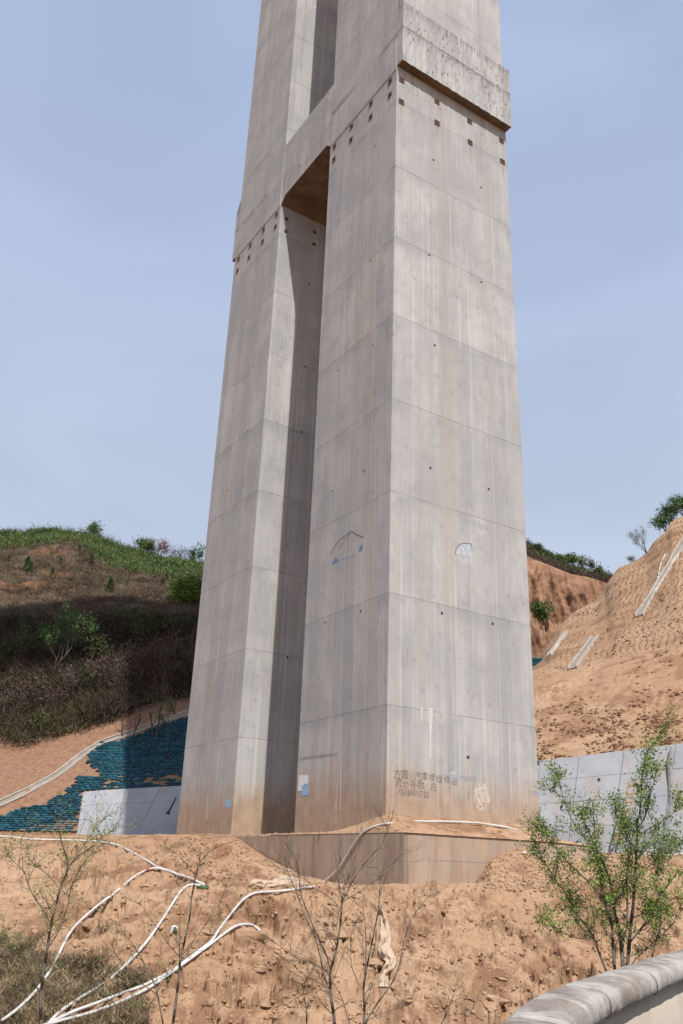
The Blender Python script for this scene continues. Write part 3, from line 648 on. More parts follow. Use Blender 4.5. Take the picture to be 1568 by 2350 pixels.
# writing
def text(body, px, py, face, hpx, mat, name, jitter=0.0, spacing=1.0):
    """write along the right face; px,py = left end of the baseline; hpx = glyph height in metres"""
    o_ = []
    h, z = on_u(px, py, 0)[:2]; rj = random.Random(len(body) + int(px)); m2 = MB()
    for ch in body:
        if ch == ' ': h += hpx * .8 * spacing; continue
        cu = bpy.data.curves.new('glyph', 'FONT'); cu.body = ch; cu.size = hpx * 1.15; cu.resolution_u = 2; cu.offset = .0
        ob = bpy.data.objects.new('glyph', cu); C.objects.link(ob); bpy.context.view_layer.update()
        me = bpy.data.meshes.new_from_object(ob.evaluated_get(bpy.context.evaluated_depsgraph_get()))
        bpy.data.objects.remove(ob); bpy.data.curves.remove(cu)
        if len(me.vertices):
            xs = [v_.co.x for v_ in me.vertices]; wid = max(xs)
            ro = rj.uniform(-jitter, jitter); sc_ = 1 + rj.uniform(-jitter, jitter); dzj = rj.uniform(-jitter, jitter) * hpx
            vv = []
            for v_ in me.vertices:
                x, y = v_.co.x * sc_, v_.co.y * sc_; x, y = x * math.cos(ro) - y * math.sin(ro), x * math.sin(ro) + y * math.cos(ro)
                vv.append(L(-.004, h + x, z + y + dzj))
            m2.add(vv, [tuple(p.vertices) for p in me.polygons]); h += wid * 1.04 * spacing
        bpy.data.meshes.remove(me)
    return build(m2, name, mat, pier)
tag(text('方圆 汽車修理修店', 903, 1783, 'u', .30, M['ink'], 'writing', .10, 1.06), label='faded hand-painted first line of black writing')
tag(text('流动补胎 招', 905, 1805, 'u', .30, M['ink'], 'writing', .12, 1.06), label='faded hand-painted second line of black writing')
tag(text('15091011755', 914, 1824, 'u', .28, M['ink'], 'writing', .08), label='hand-painted telephone number')
tag(text('汽车维修', 1055, 1789, 'u', .19, M['inkblue'], 'writing', .03), label='small blue stencilled writing')
tag(text('汽车维修', 1210, 1823, 'u', .17, M['inkblue'], 'writing', .03), label='small blue stencilled writing at the right edge')
tag(text('101', 906, 1752, 'u', .12, M['white'], 'writing', .1), label='small white numerals')
film('paint_patch', px_u([(1035, 1773), (1041, 1768), (1046, 1774), (1046, 1780), (1035, 1779)]), 'u', 0, M['palepaint']); film('paint_patch', px_u([(1035, 1782), (1046, 1783), (1046, 1792), (1035, 1791)]), 'u', 0, M['palepaint'])

# pier head: deck high overhead (above the frame, its shade falls on the hill)
deck = empty('bridge_deck', PO, pier.rotation_euler[2], label='concrete bridge deck carried high overhead on the pier', category='bridge deck')
def trapez(v0, v1, prof, name):
    mb = MB(); n = len(prof); mb.add([L(u, v0, z) for u, z in prof] + [L(u, v1, z) for u, z in prof], [tuple(range(n))[::-1], tuple(range(n, 2*n))] + [(i, (i+1) % n, n+(i+1) % n, n+i) for i in range(n)])
    return build(mb, name, M['beam'], deck)
trapez(-62, 62, [(-4.5, 151.6), (-4.5, 151.1), (1.5, 150.4), (2.5, 146.02), (16.7, 146.02), (17.7, 150.4), (23.7, 151.1), (23.7, 151.6)], 'box_girder')

# ------------------------------------------------------------------ footing
ft = empty('pier_footing', PO, pier.rotation_euler[2], label='wide mud-stained concrete footing block under the twin-leg pier', category='footing')
mb = MB(); lbox(mb, -2.0, 21.2, -.65, 8.6, -3.5, 1.2); bevelled(mb, 'footing_block', M['footing'], ft, .03)
mb = MB(); lbox(mb, -2.004, -1.995, .3, 6.5, .35, .37); build(mb, 'pour_joint', M['seam'], ft)
# soil left on the footing against the legs
nu, nv = 60, 110; vv = []
for i in range(nu + 1):
    for j in range(nv + 1):
        u = -2.05 + (7.5 + 2.05) * i / nu; v = -.66 + 9.2 * j / nv
        d = min(max(0, u + 2.0), 2.0) / 2.0 if v > 0 else 1; dv_ = max(0, v + .65) / .65 if v < 0 else 1
        hgt = 1.2 + (.06 + .62 * max(0, min(1, (u + 2.0) / 1.9)) * max(0, 1 - max(0, u) / 3.6) * min(1, dv_)) * (1 if v < 6.5 else max(0, 1 - (v - 6.5) / 2))
        hgt += .05 * float(fbm(np.array(u / .4), np.array(v / .4), 3)) if u > -2.0 and v > -.64 else -.06
        vv.append(uvw(u, v, hgt))
mb = MB(); mb.add(vv, [(i*(nv+1)+j, i*(nv+1)+j+1, (i+1)*(nv+1)+j+1, (i+1)*(nv+1)+j) for i in range(nu) for j in range(nv)])
me = mb.mesh('soil_pile'); bm = bmesh.new(); bm.from_mesh(me); bmesh.ops.recalc_face_normals(bm, faces=bm.faces[:]); bm.to_mesh(me); bm.free()
o = link('soil_pile', me, M['soil'], None, True); o['kind'] = 'structure'
bv_pile = BVHTree.FromPolygons([tuple(p) for p in mb.v], mb.f)

# ------------------------------------------------------------------ scattered clods
ico = []
def rock_proto(seed, sub=1, rough=.3):
    bm = bmesh.new(); bmesh.ops.create_icosphere(bm, subdivisions=sub, radius=1.0); r_ = random.Random(seed)
    off = [r_.uniform(-9, 9) for _ in range(6)]
    for v_ in bm.verts:
        p = v_.co; n = math.sin(p.x*2.3+off[0]) * math.sin(p.y*2.9+off[1]) + .6*math.sin(p.z*4.3+off[2]+p.x*3) + .4*math.sin(p.y*6+off[3])
        v_.co = p * (1 + rough * .6 * n + r_.uniform(-rough, rough) * .35)
    bm.verts.ensure_lookup_table(); V_ = np.array([v_.co[:] for v_ in bm.verts]); Fc = np.array([[q.index for q in f.verts] for f in bm.faces]); bm.free(); return V_, Fc
protos = [rock_proto(k) for k in range(6)]
def scatter(name, pts, sizes, mat, parent=None, flat=.65):
    Vs, Fs, n = [], [], 0
    for k, (p, s_) in enumerate(zip(pts, sizes)):
        V_, F_ = protos[k % 6]; a = rng.uniform(0, 6.28); ca, sa = math.cos(a), math.sin(a); sc_ = np.array([1, rng.uniform(.6, 1), flat * rng.uniform(.6, 1.1)]) * s_
        w = V_ * sc_; w = np.stack([w[:, 0]*ca - w[:, 1]*sa, w[:, 0]*sa + w[:, 1]*ca, w[:, 2]], 1) + np.array(p); Vs.append(w); Fs.append(F_ + n); n += len(V_)
    return tag(tris_np(name, np.concatenate(Vs), np.concatenate(Fs), mat, parent), kind='stuff')
def scatter_px(n, x0, x1, y0, y1, smin, smax, bvs, dens=None):
    P_, S_ = [], []
    while n > 0:
        n -= 1; x = rng.uniform(x0, x1); y = rng.uniform(y0, y1)
        if dens and rng.random() > dens(x, y): continue
        h_ = hit(x, y, bvs)
        if h_ is None: continue
        P_.append(h_[0] ); S_.append(smin + (smax - smin) * rng.random() ** 4)
    return P_, S_
dn = lambda x, y: float(np.clip(.45 + 1.6 * fbm(np.array(x / 130.), np.array(y / 60.), 3), 0.05, 1))
a_, b_ = scatter_px(8000, -60, 1640, 1915, 2370, .012, .085, (bv_near,), dn); scatter('soil_crumbs', a_, b_, M['clod'])
a_, b_ = scatter_px(900, -60, 1640, 2000, 2370, .05, .15, (bv_near,), lambda x, y: float(np.clip(1.8 * fbm(np.array(x / 90.), np.array(y / 50.), 3) + .1, 0, 1))); scatter('broken_clods', a_, b_, M['clod'], flat=.8)
a_, b_ = scatter_px(3500, -60, 1640, 1915, 2370, .012, .07, (bv_near,), dn); scatter('dark_soil_crumbs', a_, b_, M['clod_red'])
a_, b_ = scatter_px(2600, 1110, 1330, 1950, 2045, .015, .08, (bv_near,)); scatter('mound_crumbs', a_, b_, M['clod'])
a_, b_ = scatter_px(1600, 400, 760, 1915, 2040, .015, .07, (bv_near,)); scatter('mound_crumbs', a_, b_, M['clod_red'])
dn2 = lambda x, y: float(np.clip((y - 1560 - (1568 - x) * .1) / 90, .04, 1) * np.clip(.5 + 1.8 * fbm(np.array(x / 90.), np.array(y / 40.), 3), .05, 1))
a_, b_ = scatter_px(9000, 1225, 1600, 1480, 1750, .04, .20, (bv_right,), dn2); scatter('slope_crumbs', a_, b_, M['clod_red'])
dn3 = lambda x, y: float(np.clip(.25 + 1.8 * fbm(np.array(x / 60.), np.array(y / 25.), 3), .02, 1))
a_, b_ = scatter_px(2500, 1225, 1600, 1180, 1545, .05, .20, (bv_right,), dn3); scatter('slope_crumbs', a_, b_, M['clod_red'])
# debris along the footing edge
P_, S_ = [], []
for k in range(700):
    u = rng.uniform(-1.9, 11.5); P_.append(uvw(u, rng.uniform(-.62, -.1), 1.22)); S_.append(.015 + .10 * rng.random() ** 4)
for k in range(500):
    v = rng.uniform(-.6, 8); u = rng.uniform(-1.95, -.1); h_ = bv_pile.ray_cast(uvw(u, v, 9), Vector((0, 0, -1)))[0]; P_.append(h_ or uvw(u, v, 1.3)); S_.append(.015 + .09 * rng.random() ** 4)
scatter('footing_debris', P_, S_, M['clod'])
# larger stones one can point at
stones = [(560, 2146, .50, 'large flat clod jutting out above a dark hollow under the short hose end'),
          (762, 2142, .42, 'tan clod with a dark ledge beneath it in the middle of the bank'), (870, 2205, .40, 'clod jutting out left of the hanging cloth foot'),
          (1172, 2008, .24, 'brown tilted stone on the loose mound right of the footing'), (1130, 2290, .36, 'rounded clod above a dark hollow low on the bank'),
          (1148, 2243, .22, 'small lump left of the leafy shrub stems'), (755, 2112, .28, 'angular clod behind the bare sapling tops'), (925, 2290, .2, 'small clod below the hanging cloth'),
          (1240, 2075, .22, 'lump under the bench edge left of the leafy shrub'), (598, 2220, .22, 'small clod below the large jutting clod'), (345, 2030, .24, 'lump between the two left hoses'),
          (470, 2140, .2, 'small pale stone beside the torn white rag'), (620, 2305, .24, 'pale slab near the lower edge of the bank'), (1188, 2012, .15, 'pale stone resting beside the tilted brown stone')]
for x, y, s_, lab in stones:
    h_ = hit(x, y, (bv_near,))
    s_ *= 1.15; V_, F_ = rock_proto(int(x), 2, .5); a = random.Random(int(y)).uniform(-.4, .4)
    mb = MB(); mb.add([Vector((p[0] * s_ * math.cos(a) - p[1] * s_ * .7 * math.sin(a), p[0] * s_ * math.sin(a) + p[1] * s_ * .7 * math.cos(a), p[2] * s_ * .36)) for p in V_], [tuple(q) for q in F_.tolist()])
    o = build(mb, 'soil_clod', M['clod'], None, False); o.location = h_[0] + Vector((0, .34 * s_, -.16 * s_)); tag(o, label=lab, category='clod', group='clods on the bank')

# ------------------------------------------------------------------ planting holes on the terraced slope: flat discs, inner shade painted dark
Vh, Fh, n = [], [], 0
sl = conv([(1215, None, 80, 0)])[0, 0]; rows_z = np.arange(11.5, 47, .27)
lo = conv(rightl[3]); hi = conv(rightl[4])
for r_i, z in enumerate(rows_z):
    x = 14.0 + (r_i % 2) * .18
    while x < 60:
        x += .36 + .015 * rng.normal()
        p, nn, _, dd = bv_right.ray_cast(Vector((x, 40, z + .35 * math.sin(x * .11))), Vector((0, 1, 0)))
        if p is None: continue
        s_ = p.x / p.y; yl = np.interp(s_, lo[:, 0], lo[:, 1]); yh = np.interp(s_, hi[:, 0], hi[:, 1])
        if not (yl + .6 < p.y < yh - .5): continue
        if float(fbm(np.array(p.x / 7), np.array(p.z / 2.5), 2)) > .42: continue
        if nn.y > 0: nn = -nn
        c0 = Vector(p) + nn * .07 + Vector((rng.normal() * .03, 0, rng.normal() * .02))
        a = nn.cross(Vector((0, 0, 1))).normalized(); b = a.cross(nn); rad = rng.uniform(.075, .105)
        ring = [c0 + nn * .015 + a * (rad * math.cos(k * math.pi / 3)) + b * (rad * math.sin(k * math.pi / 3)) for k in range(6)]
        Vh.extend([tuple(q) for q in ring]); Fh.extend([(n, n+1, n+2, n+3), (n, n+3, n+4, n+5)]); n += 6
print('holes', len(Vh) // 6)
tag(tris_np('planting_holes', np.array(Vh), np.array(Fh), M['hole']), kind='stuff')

# ------------------------------------------------------------------ retaining walls
def ret_wall(name_lab, bot, topl, nrow, thick, cat='retaining wall'):
    w = empty('retaining_wall', bot[0], 0, label=name_lab, category=cat); org = Vector(bot[0])
    for k in range(len(bot) - 1):
        for r_i in range(nrow):
            t0, t1 = r_i / nrow, (r_i + 1) / nrow
            a, b = Vector(bot[k]).lerp(topl[k], t0), Vector(bot[k+1]).lerp(topl[k+1], t0); c_, d = Vector(bot[k+1]).lerp(topl[k+1], t1), Vector(bot[k]).lerp(topl[k], t1)
            if t0 == 0: a = a - Vector((0, 0, .8)); b = b - Vector((0, 0, .8))
            nrm = (b - a).cross(d - a).normalized(); nrm = nrm if nrm.y > 0 else -nrm
            cen = (a + b + c_ + d) / 4; q = [p + (cen - p).normalized() * .022 for p in (a, b, c_, d)]
            mb = MB(); mb.hexa([p - org + nrm * random.Random(k*7+r_i).uniform(0, .02) for p in q], nrm * thick); build(mb, 'concrete_panel', M['panel'], w)
    mb = MB()
    for k in range(len(bot) - 1):
        mb.hexa([Vector(bot[k]) + Vector((0, .1, -.8)) - org, Vector(bot[k+1]) + Vector((0, .1, -.8)) - org, Vector(topl[k+1]) + Vector((0, .1, -.05)) - org, Vector(topl[k]) + Vector((0, .1, -.05)) - org], Vector((0, .2, 0)))
    build(mb, 'joint_filler', M['seam'], w)
    return w
Lb = [176, 245, 313, 392, 470, 560]; Lt = [227, 291, 369, 448, 528, 620]
def wl(px, py0, py1, t, Y0, Y1): return at(px, py0 + (py1 - py0) * t, Y0 + (Y1 - Y0) * t)
bot = [wl(p, 1917, 1911, (p - 176) / 384, 85, 77.5) for p in Lb]; tp = [wl(p, 1815.5, 1791, (p - 191) / 429, 88, 80) for p in Lt]
bot = [at(176, 1917, 85.05)] + bot[0:]; tp = [at(191, 1817, 88.2)] + tp
bot[1] = at(178, 1917, 85)
wall_l = ret_wall('pale concrete slope wall left of the pier with the pier shadow across it', bot, tp, 3, .3)
mb = MB(); og = wall_l.location
a_, b_ = at(405, 1830, 80.9), at(385, 1868, 80.6); mb.tube([a_ - og, a_.lerp(b_, .8) - og, b_ - og], [.06, .09, .22], 6, True); build(mb, 'mortar_seam', M['seam_dark'], wall_l)
Rb = [1160, 1215, 1300, 1400, 1514, 1640, 1800]; Rt = [1180, 1240, 1330, 1432, 1552, 1680, 1850]
bot = [wl(p, 1953, 1956, (p - 1243) / 325, 48.2, 43.6) for p in Rb]; tp = [wl(p, 1745, 1705, (p - 1243) / 325, 51, 46.4) for p in Rt]
wall_r = ret_wall('grey concrete slope wall right of the pier behind the leafy shrub', bot, tp, 4, .3)
mb = MB(); org = wall_r.location
pts = [Vector(bot[4]).lerp(tp[4], t) + Vector((.25 * math.sin(t * 5), -.05, 0)) - org for t in (0.02, .2, .4, .6, .8, .96)]
mb.tube(pts, [.12, .2, .16, .13, .14, .07], 6); o = build(mb, 'mortar_seam', M['seam'], wall_r)
mb = MB()
for x, y in ((1376, 1788), (1275, 1798), (1290, 1850), (1240, 1740)):
    t = (1953 - y) / 235; P = at(x, y, 48.2 - (x - 1243) / 325 * 4.6 + 2.8 * t - .06) - org; mb.tube([P, P + Vector((0, .3, 0))], .06, 8, True)
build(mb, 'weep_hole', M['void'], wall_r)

# ------------------------------------------------------------------ drainage channels
def channel(lab, px, bv, width, lift=.05, cat='drain', depth=.25, up_=Vector((0, 0, 1)), posts=None, mat=None, wall=.11):
    P = []
    for i in range(len(px) - 1):
        for t in np.linspace(0, 1, 7)[:-1 if i < len(px) - 2 else None]:
            x = px[i][0] + (px[i+1][0] - px[i][0]) * t; y = px[i][1] + (px[i+1][1] - px[i][1]) * t; h_ = hit(x, y, bv)
            if h_: P.append((h_[0], h_[1]))
    org = P[0][0].copy(); root = empty('drainage_channel', org, 0, label=lab, category=cat)
    mbs = [MB(), MB(), MB()]; rings = [[], [], []]
    pos = [p for p, n in P]; pos = [(pos[max(i-1, 0)] + pos[i] * 2 + pos[min(i+1, len(pos)-1)]) / 4 for i in range(len(pos))]
    for i, p in enumerate(pos):
        t = (pos[min(i+1, len(pos)-1)] - pos[max(i-1, 0)]).normalized(); n = P[i][1]; n = n if n.z > 0 else -n; n = n - t * n.dot(t); n.normalize(); s_ = t.cross(n).normalized()
        p = p - org; h = width / 2
        for k, (a, b, z0, z1) in enumerate(((-h, h, -.4, lift), (-h, -h + wall, -.4, lift + .16), (h - wall, h, -.4, lift + .16))):
            if k == 0: a += wall; b -= wall
            rings[k].append([p + s_ * a + n * z0, p + s_ * b + n * z0, p + s_ * b + n * z1, p + s_ * a + n * z1])
    for k in range(3):
        mb = mbs[k]; R_ = rings[k]
        for r_ in R_: mb.add(r_, [])
        for i in range(len(R_) - 1):
            for j in range(4): mb.f.append((i*4+j, i*4+(j+1) % 4, (i+1)*4+(j+1) % 4, (i+1)*4+j))
        mb.f.append((0, 1, 2, 3)); mb.f.append(tuple(len(R_)*4 - 4 + q for q in (3, 2, 1, 0)))
        build(mb, ('channel_bed', 'kerb', 'kerb')[k], M['ditch'] if k == 0 else M['chan_kerb'], root)
    return root
M['chan_kerb'] = simple('kerb_cement', (.47, .44, .40), (.36, .32, .275), 1.2)
channel('open concrete ditch curving down the bare soil left of the blue bags', [(-40, 1858), (0, 1846), (59, 1819), (132, 1779), (198, 1727), (232, 1706), (286, 1688), (330, 1672), (380, 1652), (440, 1636)], (bv_left,), 1.0, .02, wall=.13)
channel('long concrete chute with white kerbs high on the netted right slope', [(1466, 1417), (1500, 1362), (1530, 1312), (1556, 1268), (1600, 1196)], (bv_right,), .75, .10, wall=.07)
channel('short concrete chute with white kerbs above the sandy right slope', [(1314, 1537), (1334, 1508), (1352, 1483), (1367, 1462)], (bv_right,), .75, .10, wall=.07)
channel('narrow chute on the left shoulder of the right slope', [(1262, 1506), (1280, 1482), (1301, 1452)], (bv_right,), .4, .1)

# ------------------------------------------------------------------ sandbags
def inpoly(x, y, poly):
    c_ = False; j = len(poly) - 1
    for i in range(len(poly)):
        xi, yi = poly[i]; xj, yj = poly[j]
        if (yi > y) != (yj > y) and x < (xj - xi) * (y - yi) / (yj - yi) + xi: c_ = not c_
        j = i
    return c_
def bag_mesh():
    nx_, nr = 5, 6; V_, F_ = [], []
    for i in range(nx_ + 1):
        t = i / nx_ * 2 - 1; w = (1 - abs(t) ** 3.5) ** .5 if abs(t) < 1 else .25; w = max(w, .30)
        for k in range(nr):
            a = 2 * math.pi * k / nr + .5; V_.append((t * .36, math.cos(a) * .21 * w, math.sin(a) * .125 * w - .02 * (1 - abs(t))))
    for i in range(nx_):
        for k in range(nr): F_.append((i*nr+k, i*nr+(k+1) % nr, (i+1)*nr+(k+1) % nr, (i+1)*nr+k))
    F_.append(tuple(range(nr))[::-1]); F_.append(tuple(nx_*nr + k for k in range(nr))); return V_, F_
BV_, BF_ = bag_mesh()
def revet(lab, poly, bv, z0, z1, x0, x1, cap, holes=()):
    cand = []; z = z0; ri = 0
    while z < z1:
        x = x0 + (ri % 2) * .32 + rng.uniform(-.1, .1)
        while x < x1:
            x += .66 + rng.uniform(-.05, .05); zz = z + .12 * math.sin(x * .25 + ri * .1)
            p, nn, _, dd = bv.ray_cast(Vector((x, 60, zz)), Vector((0, 1, 0)))
            if p is None: continue
            qx, qy = proj(p)
            if not inpoly(qx, qy, poly): continue
            if any(inpoly(qx, qy, h) for h in holes) and rng.random() < .7: continue
            cand.append((p, nn, qx, qy))
        z += .195; ri += 1
    cand.sort(key=lambda c_: c_[0].length); org = cand[0][0].copy(); org.z = z0
    root = empty('sandbag_revetment', org, 0, label=lab, category='sandbags')
    me = bpy.data.meshes.new('sandbag'); me.from_pydata(BV_, [], BF_); me.polygons.foreach_set('use_smooth', [True] * len(me.polygons)); me.materials.append(M['bag'])
    me2 = me.copy(); me2.materials.clear(); me2.materials.append(M['bag_faded'])
    rest = MB()
    for k, (p, nn, qx, qy) in enumerate(cand):
        rot = math.atan2(nn.x, -nn.y) if nn.y < 0 else math.atan2(-nn.x, nn.y)
        Mx = Matrix.Translation(p - org + Vector((rng.normal() * .02, -.07 + rng.normal() * .02, rng.normal() * .012))) @ Matrix.Rotation(rot * .6, 4, 'Z') @ Matrix.Rotation(rng.normal() * .05, 4, 'Y') @ Matrix.Diagonal((1 + rng.normal() * .05, 1, 1 + rng.normal() * .08, 1))
        faded = (qy > 1850 and rng.random() < (qy - 1850) / 75) or rng.random() < .10
        if k < cap:
            o = bpy.data.objects.new('sandbag', me2 if faded else me); C.objects.link(o); o.parent = root; o.matrix_local = Mx
        else: rest.add([Mx @ Vector(v_) for v_ in BV_], BF_)
    if rest.n: tag(build(rest, 'more_sandbags', M['bag'], root, True), kind='stuff')
    return root
revet('stepped slope of teal sandbags left of the pier around the pale slope wall', [(-30, 1890), (0, 1872), (55, 1855), (78, 1847), (108, 1846), (112, 1838), (150, 1822), (182, 1782), (238, 1782), (226, 1768), (202, 1750), (203, 1735), (225, 1715), (240, 1700), (275, 1700), (330, 1680), (380, 1660), (440, 1643), (560, 1600), (560, 1800), (188, 1814), (172, 1916), (-30, 1918)],
      bv_left, 2.3, 16, -52, -6, 300, holes=([(330, 1800), (345, 1785), (420, 1775), (425, 1795)], [(238, 1808), (245, 1795), (270, 1788), (280, 1770), (285, 1790), (275, 1806)]))
st_root = empty('sandbag_stack', at(1240, 1546, 83), 0, label='small stack of blue sandbags in the notch right of the pier', category='sandbags')
me = bpy.data.meshes['sandbag']
for r_i in range(9):
    for c_i in range(5):
        if c_i == 4 and r_i % 3 == 1: continue
        P = at(1222 + c_i * 8.2 + (r_i % 2) * 3, 1546 - r_i * 4.3 + c_i * .6, 83 + r_i * .10)
        o = bpy.data.objects.new('sandbag', me); C.objects.link(o); o.parent = st_root; o.matrix_local = Matrix.Translation(P - st_root.location) @ Matrix.Rotation(rng.normal() * .08, 4, 'Y') @ Matrix.Rotation(rng.normal() * .1, 4, 'Z')

# ------------------------------------------------------------------ hoses, cloth, ladder
def smoothpath(px, n=9):
    out = []
    P = [px[0]] + list(px) + [px[-1]]
    for i in range(1, len(P) - 2):
        for k in range(n):
            t = k / n; f = lambda a, b, c_, d: .5 * ((2*b) + (-a + c_) * t + (2*a - 5*b + 4*c_ - d) * t*t + (-a + 3*b - 3*c_ + d) * t**3)
            out.append((f(P[i-1][0], P[i][0], P[i+1][0], P[i+2][0]), f(P[i-1][1], P[i][1], P[i+1][1], P[i+2][1])))
    out.append(px[-1]); return out
HP = []
def hose(lab, px, r_, bvs, mat='hose', off=None, name='hose', cat='hose', sag=True):
    pts = []; HP.extend(smoothpath(px))
    for x, y in smoothpath(px):
        h_ = hit(x, y, bvs)
        if h_: d = ray(x, y).normalized(); pts.append(h_[0] - d * (r_ * 1.6 + (.12 if x < 260 and y > 2150 else .05)))
    for _ in range(6): pts = [pts[0]] + [(pts[i-1] + pts[i] * 2 + pts[i+1]) / 4 - Vector((0, .004, 0)) for i in range(1, len(pts) - 1)] + [pts[-1]]
    # drape: never below the ground it was measured on
    org = pts[0].copy(); mb = MB(); mb.tube([p - org for p in pts], r_, 7, True)
    o = build(mb, name, M[mat], None, True); o.location = org; return tag(o, label=lab, category=cat, group='white hoses on the bank' if mat == 'hose' else 'cables')
zz = lambda x, y: (x * .3659, 1864.6 + y * .3659); z4_ = lambda x, y: (516.4 + x * .3659, 1836 + y * .3659)
NB = (bv_near,)
hose('white hose arching down the left side of the bank to the corner', [zz(10, 1305), zz(90, 1250), zz(180, 1170), zz(250, 1090), zz(320, 985), zz(380, 870), zz(440, 755), zz(510, 675), zz(620, 580), zz(740, 490), zz(840, 405), zz(930, 358), zz(1000, 350), zz(1090, 375)], .038, NB)
hose('white hose running along the plateau edge and down to the green knot', [zz(-20, 150), zz(60, 152), zz(200, 168), zz(380, 172), zz(560, 178), zz(720, 198), zz(830, 250), zz(920, 300), zz(1000, 348), zz(1100, 382), zz(1200, 415), zz(1285, 455)], .036, NB)
hose('white hose from the green knot curving down the middle of the left bank', [zz(1280, 462), zz(1210, 452), zz(1160, 470), zz(1110, 530), zz(1060, 610), zz(1000, 700), zz(930, 800), zz(850, 895), zz(760, 985), zz(660, 1070), zz(540, 1140), zz(430, 1210), zz(360, 1265), zz(300, 1330)], .038, NB)
hose('long white hose running from the footing corner down the bank', [z4_(560, 542), z4_(430, 562), z4_(300, 575), z4_(200, 580), z4_(120, 620), z4_(50, 700), z4_(-20, 790), z4_(-80, 880), zz(1300, 830), zz(1200, 900), zz(1120, 965), zz(1030, 1020), zz(900, 1085), zz(760, 1135), zz(620, 1190), zz(480, 1240), zz(350, 1300), zz(300, 1330)], .038, NB)
hose('white hose with a short bent end above the large jutting clod', [z4_(222, 822), z4_(190, 793), z4_(140, 778), z4_(70, 790), z4_(0, 835), zz(1330, 820), zz(1240, 885), zz(1130, 965), zz(1010, 1050), zz(880, 1130), zz(700, 1210), zz(540, 1265), zz(400, 1300), zz(270, 1335)], .038, NB)
# hose across the footing face up to the mound
pts = []
for x, y, v in ((700, 2037, -.95), (722, 2034, -.85), (745, 2024, -.74), (770, 2002, -.72), (790, 1975, -.72), (812, 1935, -.72), (830, 1912, -.72), (848, 1900, -.62), (870, 1893, -.45), (892, 1890, -.35)): pts.append(on_v(x, y, v)[2])
fine_ = []
for i in range(len(pts) - 1):
    for k in range(5): fine_.append(pts[i].lerp(pts[i+1], k / 5))
fine_.append(pts[-1])
for _ in range(8): fine_ = [fine_[0]] + [(fine_[i-1] + fine_[i]*2 + fine_[i+1]) / 4 for i in range(1, len(fine_)-1)] + [fine_[-1]]
pts2 = [on_u(x, y, u)[2] for x, y, u in ((892, 1887, -.5), (960, 1885, -.7), (1040, 1886, -.75), (1100, 1889, -.8), (1160, 1898, -.8), (1220, 1913, -.9))]
org = fine_[0].copy(); mb = MB(); mb.tube([p - org for p in fine_ + pts2[1:]], .042, 8, True); o = build(mb, 'hose', M['hose'], None, True); o.location = org
tag(o, label='white hose hanging down the footing face and lying along the foot of the right leg', category='hose', group='white hoses on the bank')
hose('white hose on the plateau in front of the right slope wall', [(1200, 1957), (1300, 1957), (1360, 1955), (1430, 1958), (1500, 1962), (1545, 1962), (1600, 1955)], .038, NB)
hose('thin white pipe lying beside the long chute on the right slope', [(1527, 1272), (1516, 1296), (1511, 1322), (1501, 1357), (1492, 1382)], .06, (bv_right,))
h_ = hit(*zz(935, 357), NB); ho = [o for o in bpy.data.objects if o.name.startswith('hose') and 'arching' in o.get('label', '')][0]
d = ray(*zz(935, 357)).normalized(); mb = MB(); cpt = h_[0] - d * .12 - ho.location; mb.tube([cpt - Vector((.07, 0, .02)), cpt + Vector((.07, 0, .02))], .052, 8, True); build(mb, 'tape_band', M['red'], ho)
def cloth(lab, spine, wpx, n, bvs, mat='cloth', amp=.12):
    P = smoothpath([(a, b) for a, b, *_ in spine], n); W_ = np.interp(np.linspace(0, 1, len(P)), np.linspace(0, 1, len(spine)), wpx)
    m_w = 12; vv = []
    for i, (x, y) in enumerate(P):
        a, b = P[max(i-1, 0)], P[min(i+1, len(P)-1)]; dx, dy = b[0]-a[0], b[1]-a[1]; l = math.hypot(dx, dy) or 1; nx_, ny_ = -dy / l, dx / l
        for j in range(m_w + 1):
            t = j / m_w * 2 - 1; h_ = hit(x + nx_ * t * W_[i], y + ny_ * t * W_[i], bvs)
            d = ray(x, y).normalized(); p = h_[0] if h_ else vv[-1]
            vv.append(p - d * (.05 + amp * (.6 + .3 * math.sin(t * 5 + i * .35) + .45 * math.sin(i * .45 + t * 3) + .35 * math.sin(i * 1.1 - t * 4)) * (1 - t * t * .6)))
    org = vv[0].copy(); mb = MB(); mb.add([p - org for p in vv], [(i*(m_w+1)+j, i*(m_w+1)+j+1, (i+1)*(m_w+1)+j+1, (i+1)*(m_w+1)+j) for i in range(len(P)-1) for j in range(m_w)])
    o = build(mb, 'cloth', M[mat], None, True); o.location = org; md = o.modifiers.new('thick', 'SOLIDIFY'); md.thickness = .012
    return tag(o, label=lab, category='cloth')
cloth('crumpled cream cloth lying on the bench beside the hose', [(574, 2029), (590, 2024), (620, 2028), (650, 2018), (680, 2022), (715, 2035)], [4, 8, 7, 11, 9, 2], 5, NB)
cloth('long cream cloth hanging down the cut bank', [(872, 2078), (880, 2100), (885, 2140), (884, 2180), (898, 2205), (882, 2235), (880, 2264)], [2, 6, 13, 16, 12, 10, 12], 6, NB, amp=.16)
cloth('small torn white rag on the left bank', [zz(1075, 760), zz(1090, 720), zz(1115, 735)], [2, 5, 3], 5, NB, 'paper', .05)
cloth('small green knotted rag holding the hose ends together', [zz(1235, 465), zz(1270, 462), zz(1310, 468)], [2, 5, 3], 5, NB, 'leaf_dk', .05)
